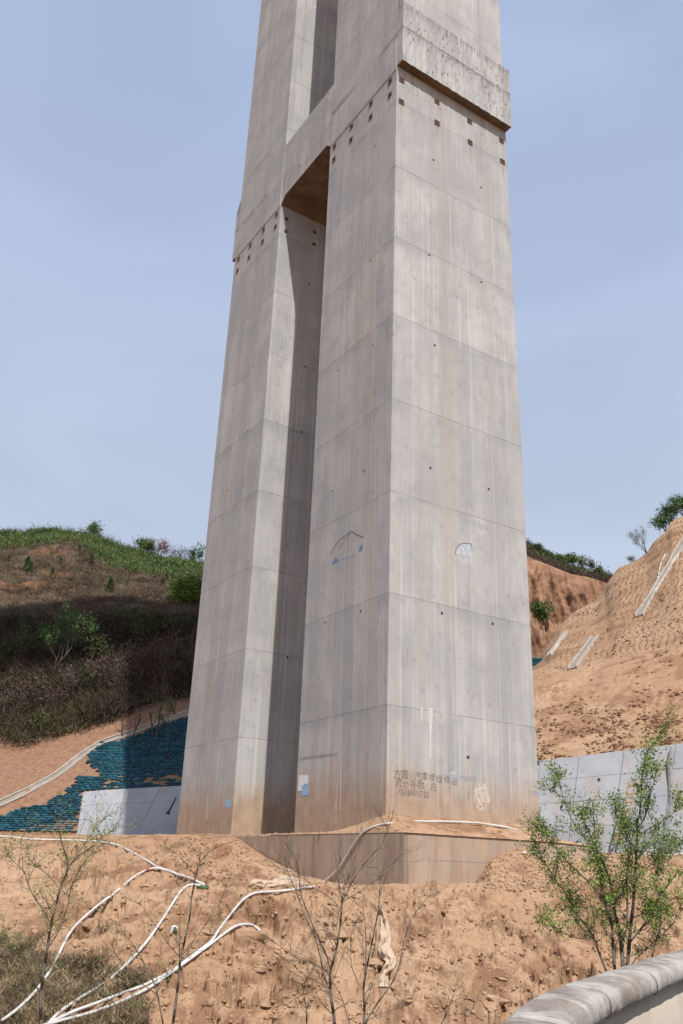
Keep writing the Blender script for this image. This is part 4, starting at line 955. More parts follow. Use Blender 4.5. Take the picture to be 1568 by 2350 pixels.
# ladder
lad = empty('wooden_ladder', at(1417, 1950, 43.4), 0, label='rough wooden ladder leaning on the right slope wall behind the shrub', category='ladder')
lo_ = lad.location.copy(); A0 = at(1412, 1935, 43.3); A1 = at(1444, 1795, 45.6); B0 = at(1426, 1937, 43.3); B1 = at(1462, 1790, 45.6)
for a, b in ((A0, A1), (B0, B1)): mb = MB(); mb.tube([a - lo_, b - lo_], .045, 6, True); build(mb, 'rail', M['wood'], lad)
for t in (.08, .22, .36, .5, .64, .78, .92): mb = MB(); a, b = A0.lerp(A1, t), B0.lerp(B1, t); mb.tube([a + (a-b) * .1 - lo_ - Vector((0, .06, 0)), b + (b-a) * .1 - lo_ - Vector((0, .06, 0))], .035, 6, True); build(mb, 'rung', M['wood'], lad)

# ------------------------------------------------------------------ parapet by the road
TZ = -.62
pl = [(x, y) for x, y in ((1140, 2352), (1196, 2305), (1280, 2264), (1392, 2228), (1480, 2201), (1568, 2176))]
far = [plane_hit(x, y, Vector((0, 0, 1)), TZ) for x, y in pl]
print('parapet far edge', [tuple(round(c_, 2) for c_ in p) for p in far])
d0 = (far[0] - far[1]).normalized(); dn_ = (far[-1] - far[-2]).normalized()
far = [far[0] + d0 * 6 + Vector((-1.2, -.4, 0)), far[0] + d0 * 2.0 + Vector((-.15, 0, 0))] + far + [far[-1] + dn_ * 3, far[-1] + dn_ * 9]
# resample evenly
def resample(P, step):
    out = [P[0].copy()]; acc = 0
    for i in range(len(P) - 1):
        seg = (P[i+1] - P[i]).length; d = step - acc
        while d <= seg: out.append(P[i].lerp(P[i+1], d / seg)); d += step
        acc = seg - (d - step)
    return out
def catm(P, n=10):
    Q = [P[0]] + P + [P[-1]]; out = []
    for i in range(1, len(Q) - 2):
        for k in range(n):
            t = k / n; a, b, c_, d = Q[i-1], Q[i], Q[i+1], Q[i+2]; out.append(.5 * ((2*b) + (c_-a)*t + (2*a-5*b+4*c_-d)*t*t + (3*b-a-3*c_+d)*t**3))
    return out + [P[-1]]
line = resample(catm(far), .06)
par = empty('roadside_parapet', line[len(line)//2] - Vector((0, 0, 1)), 0, label='low rendered parapet with rounded weathered coping in the lower right corner', category='parapet')
po = par.location.copy()
def sweep(pts_idx, prof, name, mat, jit=0.0):
    mb = MB(); n = len(prof); R_ = []
    for i in pts_idx:
        t = (line[min(i+1, len(line)-1)] - line[max(i-1, 0)]).normalized(); s_ = Vector((t.y, -t.x, 0)).normalized()   # to the road side (right of travel)
        for k, (a, z) in enumerate(prof):
            p = line[i] + s_ * a; j_ = jit * float(perlin(np.array(p.x * 9 + z * 17), np.array(p.y * 9 + a * 23))) + jit * 1.5 * float(perlin(np.array(p.x * 2.5), np.array(p.y * 2.5 + a * 5)))
            mb.add([Vector((p.x + s_.x * j_, p.y + s_.y * j_, TZ + z + j_)) - po], [])
        R_.append(1)
    for i in range(len(R_) - 1):
        for k in range(n): mb.f.append((i*n+k, i*n+(k+1) % n, (i+1)*n+(k+1) % n, (i+1)*n+k))
    mb.f.append(tuple(range(n))); mb.f.append(tuple((len(R_)-1)*n + k for k in range(n))[::-1])
    me = mb.mesh(name); bm = bmesh.new(); bm.from_mesh(me); bmesh.ops.recalc_face_normals(bm, faces=bm.faces[:]); bm.to_mesh(me); bm.free()
    return link(name, me, mat, par, True)
cw, ch = .30, .14
prof = [(-.01, -.015), (.015, .0), (.09, .004), (.17, .002), (.235, -.006), (.272, -.022), (.292, -.048), (.30, -.085), (.298, -.118), (.28, -.142), (.235, -.15), (.0, -.15), (-.015, -.08)]
seg = 24
for i in range(0, len(line) - 1, seg):
    a = list(range(i, min(i + seg + 1, len(line))))
    if len(a) < 2: continue
    sweep(a[:-1] + [a[-1] - 0] if False else a[:-1] , prof, 'coping_segment', M['coping'], .010)
    if i + seg < len(line) - 1: sweep([a[-2], a[-1]], [(p[0] * .96 + .004, p[1] - .010) for p in prof], 'coping_joint', M['joint_dirt'], .008)
sweep(list(range(len(line))), [(.03, -.151), (.225, -.151), (.225, -1.2), (.03, -1.2)], 'parapet_wall', M['plaster'], .003)
# road the photographer stands on
mb = MB(); rd = []
for i in range(0, len(line), 4):
    t = (line[min(i+1, len(line)-1)] - line[max(i-1, 0)]).normalized(); s_ = Vector((t.y, -t.x, 0)).normalized(); rd.append((line[i] + s_ * .1, line[i] + s_ * 8))
mb.add([Vector((p.x, p.y, -1.66)) for q in rd for p in q], [(2*i, 2*i+1, 2*i+3, 2*i+2) for i in range(len(rd) - 1)])
tag(build(mb, 'road', M['asphalt']), kind='structure')

# ------------------------------------------------------------------ vegetation
def leaves(pts, n, size, spread, rs, star=False):
    """n little quads near each point -> V,F"""
    pts = np.array([tuple(p) for p in pts]); c_ = np.repeat(pts, n, 0) + rs.normal(0, spread, (len(pts) * n, 3)); m_n = len(c_)
    a = rs.normal(size=(m_n, 3)); a /= np.linalg.norm(a, axis=1)[:, None]; b = rs.normal(size=(m_n, 3)); b -= (a * b).sum(1)[:, None] * a; b /= np.linalg.norm(b, axis=1)[:, None]
    s_ = size * rs.uniform(.6, 1.3, (m_n, 1)); V_ = np.stack([c_ - a * s_, c_ + b * s_ * .42, c_ + a * s_, c_ - b * s_ * .42], 1).reshape(-1, 3)
    return V_, np.arange(m_n * 4).reshape(-1, 4)
def grow(mb, p, d, length, rad, lvl, rs, tips, up_bias=.1, nb=(3, 4), ang=.55, shrink=.66, seg=4, sides=5, curl=.16, all_pts=None):
    pts = [p.copy()]; rads = [rad]; q = p.copy(); dd = d.copy()
    for i in range(seg):
        dd = (dd + Vector(rs.normal(0, curl, 3)) + Vector((0, 0, up_bias))).normalized(); q = q + dd * (length / seg); pts.append(q.copy()); rads.append(rad * (1 - .55 * (i + 1) / seg))
    mb.tube(pts, rads, sides if lvl > 1 else 3)
    if lvl <= 1: tips.extend(pts[1:])
    if lvl == 0: return
    for k in range(rs.integers(nb[0], nb[1] + 1)):
        i = min(seg, int(1 + (seg) * (.25 + .75 * (k + rs.random()) / nb[1]))); base = pts[i]
        ax = dd.orthogonal().normalized(); ax.rotate(Matrix.Rotation(rs.uniform(0, 6.283), 3, dd)); nd_ = dd.copy(); nd_.rotate(Matrix.Rotation(rs.normal(ang, .14), 3, ax))
        grow(mb, base, nd_, length * shrink * rs.uniform(.75, 1.15), rads[i] * .62, lvl - 1, rs, tips, up_bias, nb, ang, shrink, max(2, seg - 1), sides, curl)
def tree(name, loc, H, lab, cat, group=None, seed=1, lvl=3, leafmat='leaf_hill', bark='bark_dark', nleaf=5, lsize=.22, lspread=.25, ang=.6, stems=1, up_bias=.12, rad=None, lean=None, bare=False, nb=(3, 4)):
    rs = np.random.default_rng(seed); mb = MB(); tips = []
    for k in range(stems):
        d = Vector((rs.normal(0, .16 * (1 if stems == 1 else 2.4)), rs.normal(0, .16 * (1 if stems == 1 else 2)), 1)).normalized()
        grow(mb, Vector((0, 0, -.3)), d, H * .48, rad or H * .018, lvl, rs, tips, up_bias, nb, ang)
    k = H / max(1e-3, max(p.z for p in mb.v)); mb.v = [p * k for p in mb.v]; tips = [p * k for p in tips]
    root = empty(name, loc, 0, label=lab, category=cat)
    if group: root['group'] = group
    build(mb, 'trunk', M[bark], root)
    if not bare:
        V_, F_ = leaves(tips, nleaf, lsize, lspread, rs); tris_np('crown', V_, F_, M[leafmat], root)
    return root
def pine(name, loc, H, lab, seed, group):
    rs = np.random.default_rng(seed); root = empty(name, loc, 0, label=lab, category='evergreen', group=group); mb = MB(); mb.tube([(0, 0, -.3), (0, 0, H * .95)], [H * .03, H * .008], 5); build(mb, 'trunk', M['bark_dark'], root)
    pts = []
    for k in range(150):
        z = rs.random() ** .8; r_ = (1 - z) ** .7 * H * .30 * rs.uniform(.5, 1.15); a = rs.uniform(0, 6.283); pts.append((r_ * math.cos(a), r_ * math.sin(a), .12 * H + z * .9 * H))
    V_, F_ = leaves(pts, 6, H * .055, H * .035, rs); tris_np('crown', V_, F_, M['pine'], root); return root
def place(px, py, bvs): h_ = hit(px, py, bvs); return h_[0] if h_ else None
def hpx(h, Y): return h / F * Y * 1.0
LB = (bv_left,)
# crest of the left hill
for (px, y0, y1, kind, lab, sd) in [
    (207, 1245, 1208, 'g', 'round green tree standing alone on the left hill crest', 11), (186, 1243, 1214, 'b', 'grey half-bare tree beside the round green crest tree', 12),
    (315, 1272, 1238, 'g', 'green crest tree left of the pink blossoming one', 13), (337, 1276, 1250, 'g', 'low green crest bush beside the pink blossoming tree', 14),
    (366, 1284, 1252, 'p', 'pink blossoming tree on the left hill crest', 15), (388, 1288, 1262, 'b', 'faint bare tree right of the pink blossoming tree', 21),
    (413, 1294, 1258, 'b', 'bare grey tree on the crest near the pier', 16), (431, 1298, 1262, 'b', 'second bare tree on the crest next to the pier', 22), (453, 1302, 1262, 'd', 'dark green tree on the crest touching the pier edge', 17),
    (66, 1232, 1211, 'b', 'grey bushy tree on the far left of the crest', 18), (15, 1230, 1214, 'b', 'low grey tree at the left edge of the crest', 19), (162, 1240, 1217, 'b', 'small grey tree on the crest left of the round green tree', 20), (130, 1234, 1218, 'g', 'low green crest bush above the brown knoll', 23), (100, 1232, 1217, 'g', 'green crest bush left of the brown knoll top', 24)]:
    P = at(px, y0 + 2, 189); t_ = top(P.x, P.y, LB); P.z = t_[0].z if t_ else P.z; H = hpx((y0 - y1) * 1.25 + 4, 195)
    P.z = min(P.z, at(px, y0, 189).z + .5)
    tree('crest_tree', P, H, lab, 'tree', 'trees on the left hill crest', sd, 3, {'g': 'leaf_hill', 'd': 'leaf_dk', 'p': 'blossom', 'b': 'scrub_red'}[kind], nleaf=2 if kind == 'b' else 5, lsize=.13 if kind == 'b' else .22, lspread=.2 if kind == 'b' else .34, stems=2, ang=.62)
# evergreens on the sunny hillside
zp = lambda x, y: (x * .3293, 1090 + y * .3293)
pn = [(185, 560, 645, 'pair of small evergreens at far left, the upper one'), (205, 600, 685, 'pair of small evergreens at far left, the lower one'), (420, 570, 622, 'small evergreen above the red soil scar'), (360, 640, 700, 'small evergreen below the red soil scar'),
      (635, 545, 620, 'evergreen under the green ridge near its start'), (760, 705, 820, 'darkest pointed evergreen in the middle of the brown hillside'), (940, 650, 692, 'tiny evergreen below the green ridge'), (1160, 668, 740, 'evergreen left of the large green bush, upper one'),
      (1132, 710, 770, 'evergreen left of the large green bush, lower one'), (550, 478, 530, 'small evergreen right of the brown knoll'), (260, 438, 490, 'small evergreen left of the brown knoll'), (58, 560, 600, 'small evergreen near the left edge of the hillside'), (1180, 760, 800, 'low evergreen under the pair by the large green bush')]
for i, (x, y0, y1, lab) in enumerate(pn):
    a = zp(x, y1); P = place(a[0], a[1], LB)
    if P: pine('evergreen', P, hpx((y1 - y0) * .3293, P.y), lab, 40 + i, 'small evergreens on the brown hillside')
for i, (px, py, h, lab) in enumerate([(440, 1386, 68, 'large bright green bush on the hillside against the pier edge'), (415, 1380, 44, 'smaller green bush left of the large bright one')]):
    P = place(px, py, LB); tree('green_bush', P, hpx(h, P.y), lab, 'bush', 'green bushes by the pier edge', 60 + i, 3, 'leaf', nleaf=9, lsize=.22, lspread=.75, stems=6, ang=.55)
# shaded grove at the hill foot
gr = [(121, 1548, 160, 'g', 'large young-leaved tree in the shade at left'), (30, 1560, 120, 'g', 'leafy tree at the left edge in the shade'), (196, 1540, 90, 'g', 'small leafy tree right of the large young-leaved one'),
      (278, 1605, 100, 'b', 'bare purplish shrub tree in the dark grove'), (70, 1650, 110, 'b', 'bare brown tree low on the left hillside'), (20, 1670, 120, 'b', 'bare brown tree at the left edge above the ditch'), (150, 1640, 110, 'b', 'bare brown tree above the ditch bend'),
      (225, 1610, 110, 'b', 'bare tree in the middle of the dark grove'), (330, 1600, 150, 'b', 'tall bare tree in the dark grove left of the pier'), (380, 1590, 170, 'b', 'tallest bare tree in the dark grove close to the pier'), (420, 1590, 160, 'b', 'dark bare tree touching the pier edge'),
      (350, 1560, 110, 'b', 'bare tree behind the tall ones in the grove'), (240, 1520, 90, 'b', 'bare tree high in the dark grove'), (180, 1600, 80, 'g', 'low leafy bush in the lower left grove'),
      (250, 1470, 90, 'g', 'dim leafy tree under the shade edge in the middle of the hill'), (330, 1500, 110, 'g', 'dim leafy tree in the shade left of the tall bare grove trees'), (410, 1490, 100, 'g', 'dark leafy tree in the shade against the pier edge'), (60, 1480, 70, 'g', 'dim leafy bush under the shade edge at far left'), (100, 1690, 60, 'g', 'low olive bush just above the bare soil at lower left')]
for i, (px, py, h, k, lab) in enumerate(gr):
    P = place(px, py, LB)
    if P: tree('grove_tree', P, hpx(h, P.y), lab, 'tree', 'trees of the shaded grove', 80 + i, 4 if h > 100 else 3, 'leaf_dk' if i == 0 else 'olive' if k == 'g' else 'scrub_red', 'bark' if i == 0 else 'bark_dark', nleaf=3 if k == 'g' else 1, lsize=.17 if k == 'g' else .16, lspread=.3, stems=2, ang=.6)  # first tree gets darker leaves to paint it as shaded
for i, (px, py, h, k, lab) in enumerate([(281, 1690, 90, 'b', 'thin dark trunk in front of the sandbag top edge'), (305, 1706, 130, 'b', 'leaning dark trunk growing out of the sandbags'), (353, 1692, 130, 'b', 'thin trunk in the shade of the pier, left of a pair'), (359, 1690, 140, 'b', 'thin trunk in the shade of the pier, right of a pair'),
                                         (389, 1702, 100, 'g', 'young green sapling in front of the shaded sandbags'), (405, 1640, 120, 'b', 'slanting thin trunk beside the pier edge')]):
    P = place(px, py, LB); tree('slender_tree', P, hpx(h, P.y), lab, 'tree', 'slender trees in front of the sandbags', 120 + i, 3, 'leaf_hill' if k == 'g' else 'scrub_red', nleaf=3 if k == 'g' else 1, lsize=.13, lspread=.15, stems=1, ang=.38, up_bias=.25, rad=max(.10, hpx(h, P.y) * .018))
# right crest
P = place(1486, 1268, (bv_right,)) or at(1486, 1268, 97); tree('bare_tree', P, hpx(72, 97), 'bare grey tree on the right slope crest', 'tree', None, 141, 4, 'scrub_red', 'bark', nleaf=1, lsize=.06, lspread=.1, stems=3, ang=.6)
for i, (px, py, h, lab) in enumerate([(1528, 1216, 40, 'dark green shrub on the right crest beside the bare tree'), (1545, 1196, 42, 'dark green shrub on the right crest, second from the bare tree'), (1566, 1178, 46, 'dark green tree at the right edge of the picture'), (1450, 1284, 10, 'small green tuft on the saddle of the right crest')]):
    P = at(px, py, 98.5); tree('crest_shrub', P, hpx(h, 98), lab, 'shrub', 'green shrubs on the right crest', 150 + i, 3, 'leaf_dk', nleaf=5 if h > 15 else 2, lsize=.13 if h > 15 else .06, lspread=.30 if h > 15 else .06, stems=3, ang=.5)
CB = (bv_cliff,)
for i, (px, py, h, k, lab) in enumerate([(1332, 1308, 44, 'g', 'pale green tree on the cliff top'), (1356, 1314, 34, 'b', 'thin half-bare tree on the cliff top right of the pale green one'), (1300, 1300, 26, 'g', 'green bush on the cliff top left of the pale green tree'), (1375, 1322, 22, 'g', 'low green bush near the right end of the cliff top'),
                                          (1280, 1292, 20, 'g', 'low green bush in the middle of the cliff top'), (1247, 1280, 20, 'd', 'small dark evergreen on the cliff top near the pier'), (1262, 1287, 16, 'd', 'second small dark evergreen on the cliff top'), (1228, 1268, 18, 'd', 'dark bush on the cliff top touching the pier'), (1393, 1332, 20, 'b', 'thin bare bush in the notch between cliff and slope')]):
    P = at(px, py, 158); tree('cliff_top_tree', P, hpx(h, 160), lab, 'tree', 'trees on the cliff top', 160 + i, 3, {'g': 'leaf_hill', 'd': 'pine', 'b': 'scrub_red'}[k], nleaf=2 if k == 'b' else 6, lsize=.2, lspread=.3, stems=2)
P = place(1240, 1432, CB) or at(1241, 1438, 132); tree('cliff_foot_tree', at(1241, 1440, 126), hpx(62, 126), 'lone green tree against the red cliff beside the pier', 'tree', None, 180, 3, 'leaf_hill', nleaf=7, lsize=.2, lspread=.3, stems=2, ang=.65)

# ground scrub covering the hill: clumps of twig-sized blades
def clumps(name, pts, nb_, size, h, mat, rs, up_=1.0, wid=.06):
    pts = np.array([tuple(p) for p in pts]); N_ = len(pts) * nb_; base = np.repeat(pts, nb_, 0); base = base + np.stack([rs.normal(0, size, N_), rs.normal(0, size, N_), rs.normal(0, size * .25, N_)], 1)
    d = np.stack([rs.normal(0, .55, N_), rs.normal(0, .55, N_), rs.uniform(.3, 1.0, N_) * up_], 1); d *= (h * rs.uniform(.4, 1.2, (N_, 1)))
    w = rs.normal(size=(N_, 3)); w /= np.linalg.norm(w, axis=1)[:, None]; w *= h * wid
    V_ = np.stack([base - w, base + w, base + d], 1).reshape(-1, 3); return tag(tris_np(name, V_, np.arange(N_ * 3).reshape(-1, 3), mat), kind='stuff')
def hill_pts(n, cond, bvs=LB, x0=-110, x1=5, y0=88, y1=192):
    out = []
    while n > 0:
        n -= 1; y = rng.uniform(y0, y1); x = rng.uniform(-.62, .05) * y; t_ = top(x, y, bvs)
        if not t_: continue
        q = proj(t_[0])
        if cond(q[0], q[1], t_[0]) and -80 < q[0] < 640: out.append(t_[0])
    return out
def soil_line(x): return float(np.interp(x, [-100, 0, 60, 140, 250, 330, 420], [1700, 1705, 1720, 1690, 1660, 1620, 1600]))
def green_zone(x, y):
    gl = float(np.interp(x, [0, 90, 180, 220, 260, 330, 400, 460], [1262, 1252, 1240, 1285, 1302, 1315, 1320, 1318])); return y < gl + 6 * math.sin(x * .13)
def nz(x, y): return float(fbm(np.array(x / 7.), np.array(y / 7.), 3))
clumps('dry_scrub', hill_pts(16000, lambda x, y, p: not green_zone(x, y) and y < soil_line(x) and nz(p.x, p.y) > -.5), 26, .5, .6, M['scrub'], rng, wid=.09)
clumps('brown_twig_scrub', hill_pts(9000, lambda x, y, p: not green_zone(x, y) and y < soil_line(x) and (nz(p.x + 40, p.y) > .0 or y > 1420)), 30, .7, .9, M['scrub_red'], rng, wid=.05)
clumps('low_brush', hill_pts(9000, lambda x, y, p: 1430 < y < soil_line(x) - 4), 34, .9, 1.3, M['olive'], rng, wid=.03)
clumps('shade_toned_underbrush', hill_pts(9000, lambda x, y, p: 1420 < y < soil_line(x) - 2 and nz(p.x + 9, p.y + 30) > -.25), 34, .8, 1.0, M['underbrush'], rng, wid=.06)
clumps('green_ridge_scrub', hill_pts(9000, lambda x, y, p: green_zone(x, y), y0=150), 34, .7, .8, M['leaf_hill'], rng, wid=.10)
clumps('ridge_bushes', hill_pts(900, lambda x, y, p: y < 1262 - .0 * x or (x > 215 and green_zone(x, y)), y0=175), 90, 1.3, 1.3, M['leaf_hill'], rng, wid=.08)
clumps('grey_ridge_bushes', hill_pts(420, lambda x, y, p: y < 1290 and green_zone(x, y), y0=178), 60, .9, 2.6, M['scrub_red'], rng, wid=.012)
clumps('twiggy_thicket', hill_pts(2600, lambda x, y, p: 1440 < y < soil_line(x) - 8), 70, 1.1, 3.0, M['scrub_red'], rng, wid=.010)
clumps('shade_toned_thicket', hill_pts(1500, lambda x, y, p: 1430 < y < soil_line(x) - 8 and nz(p.x, p.y + 20) > 0), 90, 1.3, 2.4, M['underbrush'], rng, wid=.03)
clumps('olive_brush', hill_pts(6000, lambda x, y, p: 1440 < y < soil_line(x) - 3 and nz(p.x + 70, p.y + 60) > -.05), 40, .8, .9, M['olive'], rng, wid=.05)
clumps('shade_toned_brush', hill_pts(9000, lambda x, y, p: 1420 < y < soil_line(x) - 6 and x > 190 + 20 * math.sin(y * .05)), 50, .9, 1.7, M['underbrush'], rng, wid=.035)  # dark colour carries the hill shade on beyond the cast shadow
clumps('green_undergrowth', hill_pts(8000, lambda x, y, p: y < soil_line(x) and nz(p.x, p.y + 60) > .30), 24, .6, .6, M['leaf_hill'], rng, wid=.07)
clumps('cliff_top_scrub', [t_[0] for t_ in (top(rng.uniform(20, 65), rng.uniform(147, 166), CB) for _ in range(2600)) if t_], 22, .6, 1.0, M['scrub_red'], rng)
clumps('cliff_top_brush', [t_[0] for t_ in (top(rng.uniform(20, 65), rng.uniform(150, 168), CB) for _ in range(900)) if t_], 22, .7, 1.2, M['leaf_hill'], rng)
# grass at the lower left of the bank
def npts(n, f):
    out = []
    for _ in range(n):
        x = rng.uniform(-60, 330); y = rng.uniform(2120, 2370)
        if f(x, y):
            h_ = hit(x, y, NB)
            if h_: out.append(h_[0])
    return out
HPa = np.array(HP)
gz = lambda x, y: float(np.min(np.hypot(HPa[:, 0] - x - 1, HPa[:, 1] - y + 5))) > 9 and (y - 2165) / 60 + (200 - x) / 240 + .9 * float(fbm(np.array(x / 60.), np.array(y / 40.), 3)) > rng.uniform(.35, 1.1)
clumps('dry_grass', npts(3600, gz), 24, .10, .22, M['drygrass'], rng, 1.0)
clumps('green_grass', npts(1500, lambda x, y: gz(x, y) and float(fbm(np.array(x / 35. + 9), np.array(y / 25.), 3)) > .05), 22, .10, .17, M['grass'], rng)
clumps('weeds', [h_[0] for h_ in (hit(rng.uniform(0, 520), rng.uniform(2060, 2240), NB) for _ in range(140)) if h_], 12, .06, .10, M['grass'], rng)

# ------------------------------------------------------------------ foreground saplings, stems traced at their own distance
def sapling(name, lab, cat, Y, stems, group, seed, leafn=2, lsz=.020, leafmat='leaf', twig=.5, twl=.34, basez=None, leafprob=1.0, base_px=None, thick=1.0, twlvl=1):
    rs = np.random.default_rng(seed); mb = MB(); tips = []; root_loc = None
    gz_ = top(at(stems[0][0][0][0], 2350, Y).x, Y, NB)
    base = Vector((at(base_px or stems[0][0][0][0], 2350, Y).x, Y, (gz_[0].z if gz_ else -2.2)))
    for st, r0, r1, dy in stems:
        sp_ = smoothpath(st, 6); m_n = len(sp_); P_ = []
        for i, (x, y) in enumerate(sp_): t = i / (m_n - 1); P_.append(at(x, y, Y + dy * t + .05 * math.sin(i * .9 + seed)))
        rad = [(r0 + (r1 - r0) * i / (m_n - 1)) * thick for i in range(m_n)]
        if st[0][1] >= 2225 and st is stems[0][0] or st[0][1] > 2330:
            P_ = [Vector((base.x + (P_[0].x - base.x) * .5, base.y, base.z - .15))] + P_; rad = [r0 * thick * 1.15] + rad
        mb.tube(P_, rad, 6)
        for i in range(3, m_n):
            if rs.random() < twig * (.4 + .6 * i / m_n):
                d = (P_[min(i+1, len(P_)-1)] - P_[i-1]).normalized(); ax = Vector(rs.normal(size=3)); ax = (ax - d * ax.dot(d)).normalized(); d.rotate(Matrix.Rotation(rs.uniform(.5, 1.0), 3, ax))
                grow(mb, P_[i], d, twl * rs.uniform(.5, 1.3), max(.0035, rad[i] * .4), twlvl, rs, tips, .12, (1, 3), .6, .6, 3, 4, .14)
        tips.extend(P_[int(m_n * .45):])
    root = empty(name, base, 0, label=lab, category=cat, group=group)
    mb.v = [p - base for p in mb.v]; build(mb, 'trunk', M['bark'], root)
    tp_ = [p - base for p in tips if rs.random() < leafprob]
    V_, F_ = leaves(tp_, leafn, lsz, lsz * 2.0, rs); tris_np('foliage', V_, F_, M[leafmat], root); return root
G = 'saplings in front of the bank'
sapling('sapling', 'leftmost leafy-tipped sapling over the grassy corner of the bank', 'sapling', 11.0,
 [([zz(262, 1335), zz(255, 1200), zz(270, 1030), zz(290, 900), zz(310, 770), zz(320, 700), zz(350, 590), zz(385, 460), zz(425, 345), zz(400, 230), zz(372, 120), zz(335, 10)], .034, .005, .4),
  ([zz(320, 700), zz(270, 610), zz(210, 520), zz(170, 430), zz(150, 370), zz(90, 310), zz(20, 240)], .014, .004, .5), ([zz(425, 345), zz(500, 270), zz(570, 220), zz(640, 160), zz(700, 120), zz(745, 80)], .010, .003, -.4),
  ([zz(315, 830), zz(370, 740), zz(420, 600), zz(445, 480), zz(490, 370), zz(560, 270), zz(660, 190)], .012, .004, .6), ([zz(425, 345), zz(470, 290), zz(540, 180), zz(600, 100), zz(660, 30)], .009, .003, .2),
  ([zz(365, 470), zz(310, 400), zz(250, 350), zz(180, 290), zz(125, 180)], .009, .003, .4), ([zz(282, 1000), zz(180, 930), zz(80, 850), zz(20, 800)], .008, .003, .6)], G, 201, 4, .013, thick=.62, twl=.34, twig=.7, leafprob=.8)
sapling('sapling', 'slim bare sapling crossing the hoses, forked like a tall Y', 'sapling', 12.0,
 [([zz(1085, 1335), zz(1105, 1180), zz(1122, 1040), zz(1132, 930), zz(1160, 800), zz(1190, 660), zz(1205, 520), zz(1230, 400), zz(1252, 320), zz(1300, 260), zz(1390, 205), zz(1500, 172)], .030, .004, .5),
  ([zz(1230, 400), zz(1175, 330), zz(1120, 270), zz(1060, 225), zz(1020, 215)], .009, .003, .3), ([zz(1128, 930), zz(1128, 760), zz(1132, 585)], .012, .004, .1),
  ([zz(1128, 905), zz(1060, 830), zz(990, 730), zz(900, 600), zz(880, 550)], .009, .003, .3), ([zz(1140, 900), zz(1240, 770), zz(1330, 640), zz(1390, 540), zz(1410, 480)], .009, .003, -.3),
  ([zz(1130, 940), zz(1250, 850), zz(1350, 740), zz(1395, 650)], .009, .003, .3), ([zz(1252, 320), zz(1258, 260), zz(1255, 205)], .007, .003, 0)], G, 202, 3, .012, thick=.62, twig=.35, leafprob=.35)
sapling('sapling', 'thin low sapling between the grassy corner and the tall Y-shaped one', 'sapling', 11.5,
 [([zz(1025, 1335), zz(1000, 1200), zz(975, 1090), zz(930, 1000), zz(880, 900), zz(830, 820), zz(780, 760), zz(735, 690)], .016, .003, .5), ([zz(985, 1140), zz(900, 1080), zz(820, 1020), zz(770, 950), zz(715, 870)], .010, .003, .3),
  ([zz(735, 1335), zz(700, 1240), zz(670, 1160), zz(640, 1090)], .012, .003, .2), ([zz(925, 1335), zz(925, 1240), zz(970, 1160), zz(1040, 1030), zz(1060, 1010)], .010, .003, .2)], G, 203, 3, .012, thick=.62, twig=.5, leafprob=.5)
sapling('sapling', 'many-branched bare sapling in the middle in front of the footing', 'sapling', 11.0,
 [([z4_(688, 1415), z4_(680, 1330), z4_(662, 1200), z4_(665, 1065), z4_(690, 980), z4_(712, 860), z4_(728, 740), z4_(733, 630), z4_(718, 540), z4_(705, 440), z4_(745, 330)], .032, .004, .3),
  ([z4_(665, 1065), z4_(630, 960), z4_(580, 860), z4_(530, 730), z4_(480, 600), z4_(465, 480), z4_(440, 360), z4_(385, 230)], .018, .003, .6), ([z4_(640, 1150), z4_(610, 1050), z4_(585, 930), z4_(550, 820), z4_(500, 720), z4_(440, 560), z4_(390, 430), z4_(365, 300)], .013, .003, .8),
  ([z4_(733, 640), z4_(790, 530), z4_(850, 430), z4_(920, 350), z4_(990, 270), z4_(1025, 170)], .012, .003, -.3), ([z4_(664, 1080), z4_(560, 1030), z4_(440, 985), z4_(350, 920), z4_(260, 850)], .010, .003, -.5),
  ([z4_(735, 640), z4_(820, 590), z4_(920, 520), z4_(1000, 470)], .008, .003, .4), ([z4_(730, 680), z4_(640, 600), z4_(560, 550), z4_(480, 470), z4_(400, 420), z4_(330, 390)], .008, .003, .4), ([z4_(735, 620), z4_(770, 500), z4_(800, 400), z4_(860, 260)], .008, .003, .1),
  ([z4_(650, 1180), z4_(560, 1130), z4_(470, 1080), z4_(420, 1000)], .008, .003, .1), ([z4_(700, 930), z4_(680, 800), z4_(650, 740)], .007, .003, 0)], G, 204, 2, .010, thick=.62, twig=.75, twl=.34, leafprob=.22, twlvl=1)
sapling('sapling', 'second bare sapling standing in front of the hanging cloth', 'sapling', 11.4,
 [([z4_(872, 1410), z4_(875, 1300), z4_(870, 1180), z4_(890, 1050), z4_(915, 930), z4_(935, 830), z4_(960, 700), z4_(970, 580), z4_(970, 480), z4_(950, 390)], .026, .003, .3), ([z4_(885, 1390), z4_(960, 1270), z4_(1040, 1160), z4_(1090, 1050), z4_(1120, 900), z4_(1160, 780), z4_(1220, 670), z4_(1290, 590)], .016, .003, .6),
  ([z4_(970, 600), z4_(1010, 480), z4_(1060, 390), z4_(1130, 310)], .008, .003, 0), ([z4_(880, 1100), z4_(885, 900), z4_(875, 740), z4_(860, 660)], .010, .003, -.3), ([z4_(870, 1200), z4_(800, 1060), z4_(790, 900), z4_(805, 760)], .009, .003, .3),
  ([z4_(780, 1400), z4_(740, 1260), z4_(700, 1180), z4_(670, 1120)], .010, .003, .2), ([z4_(890, 1390), z4_(950, 1350), z4_(1040, 1320), z4_(1130, 1290)], .007, .003, .3)], G, 205, 2, .010, thick=.62, twig=.75, twl=.34, leafprob=.22)
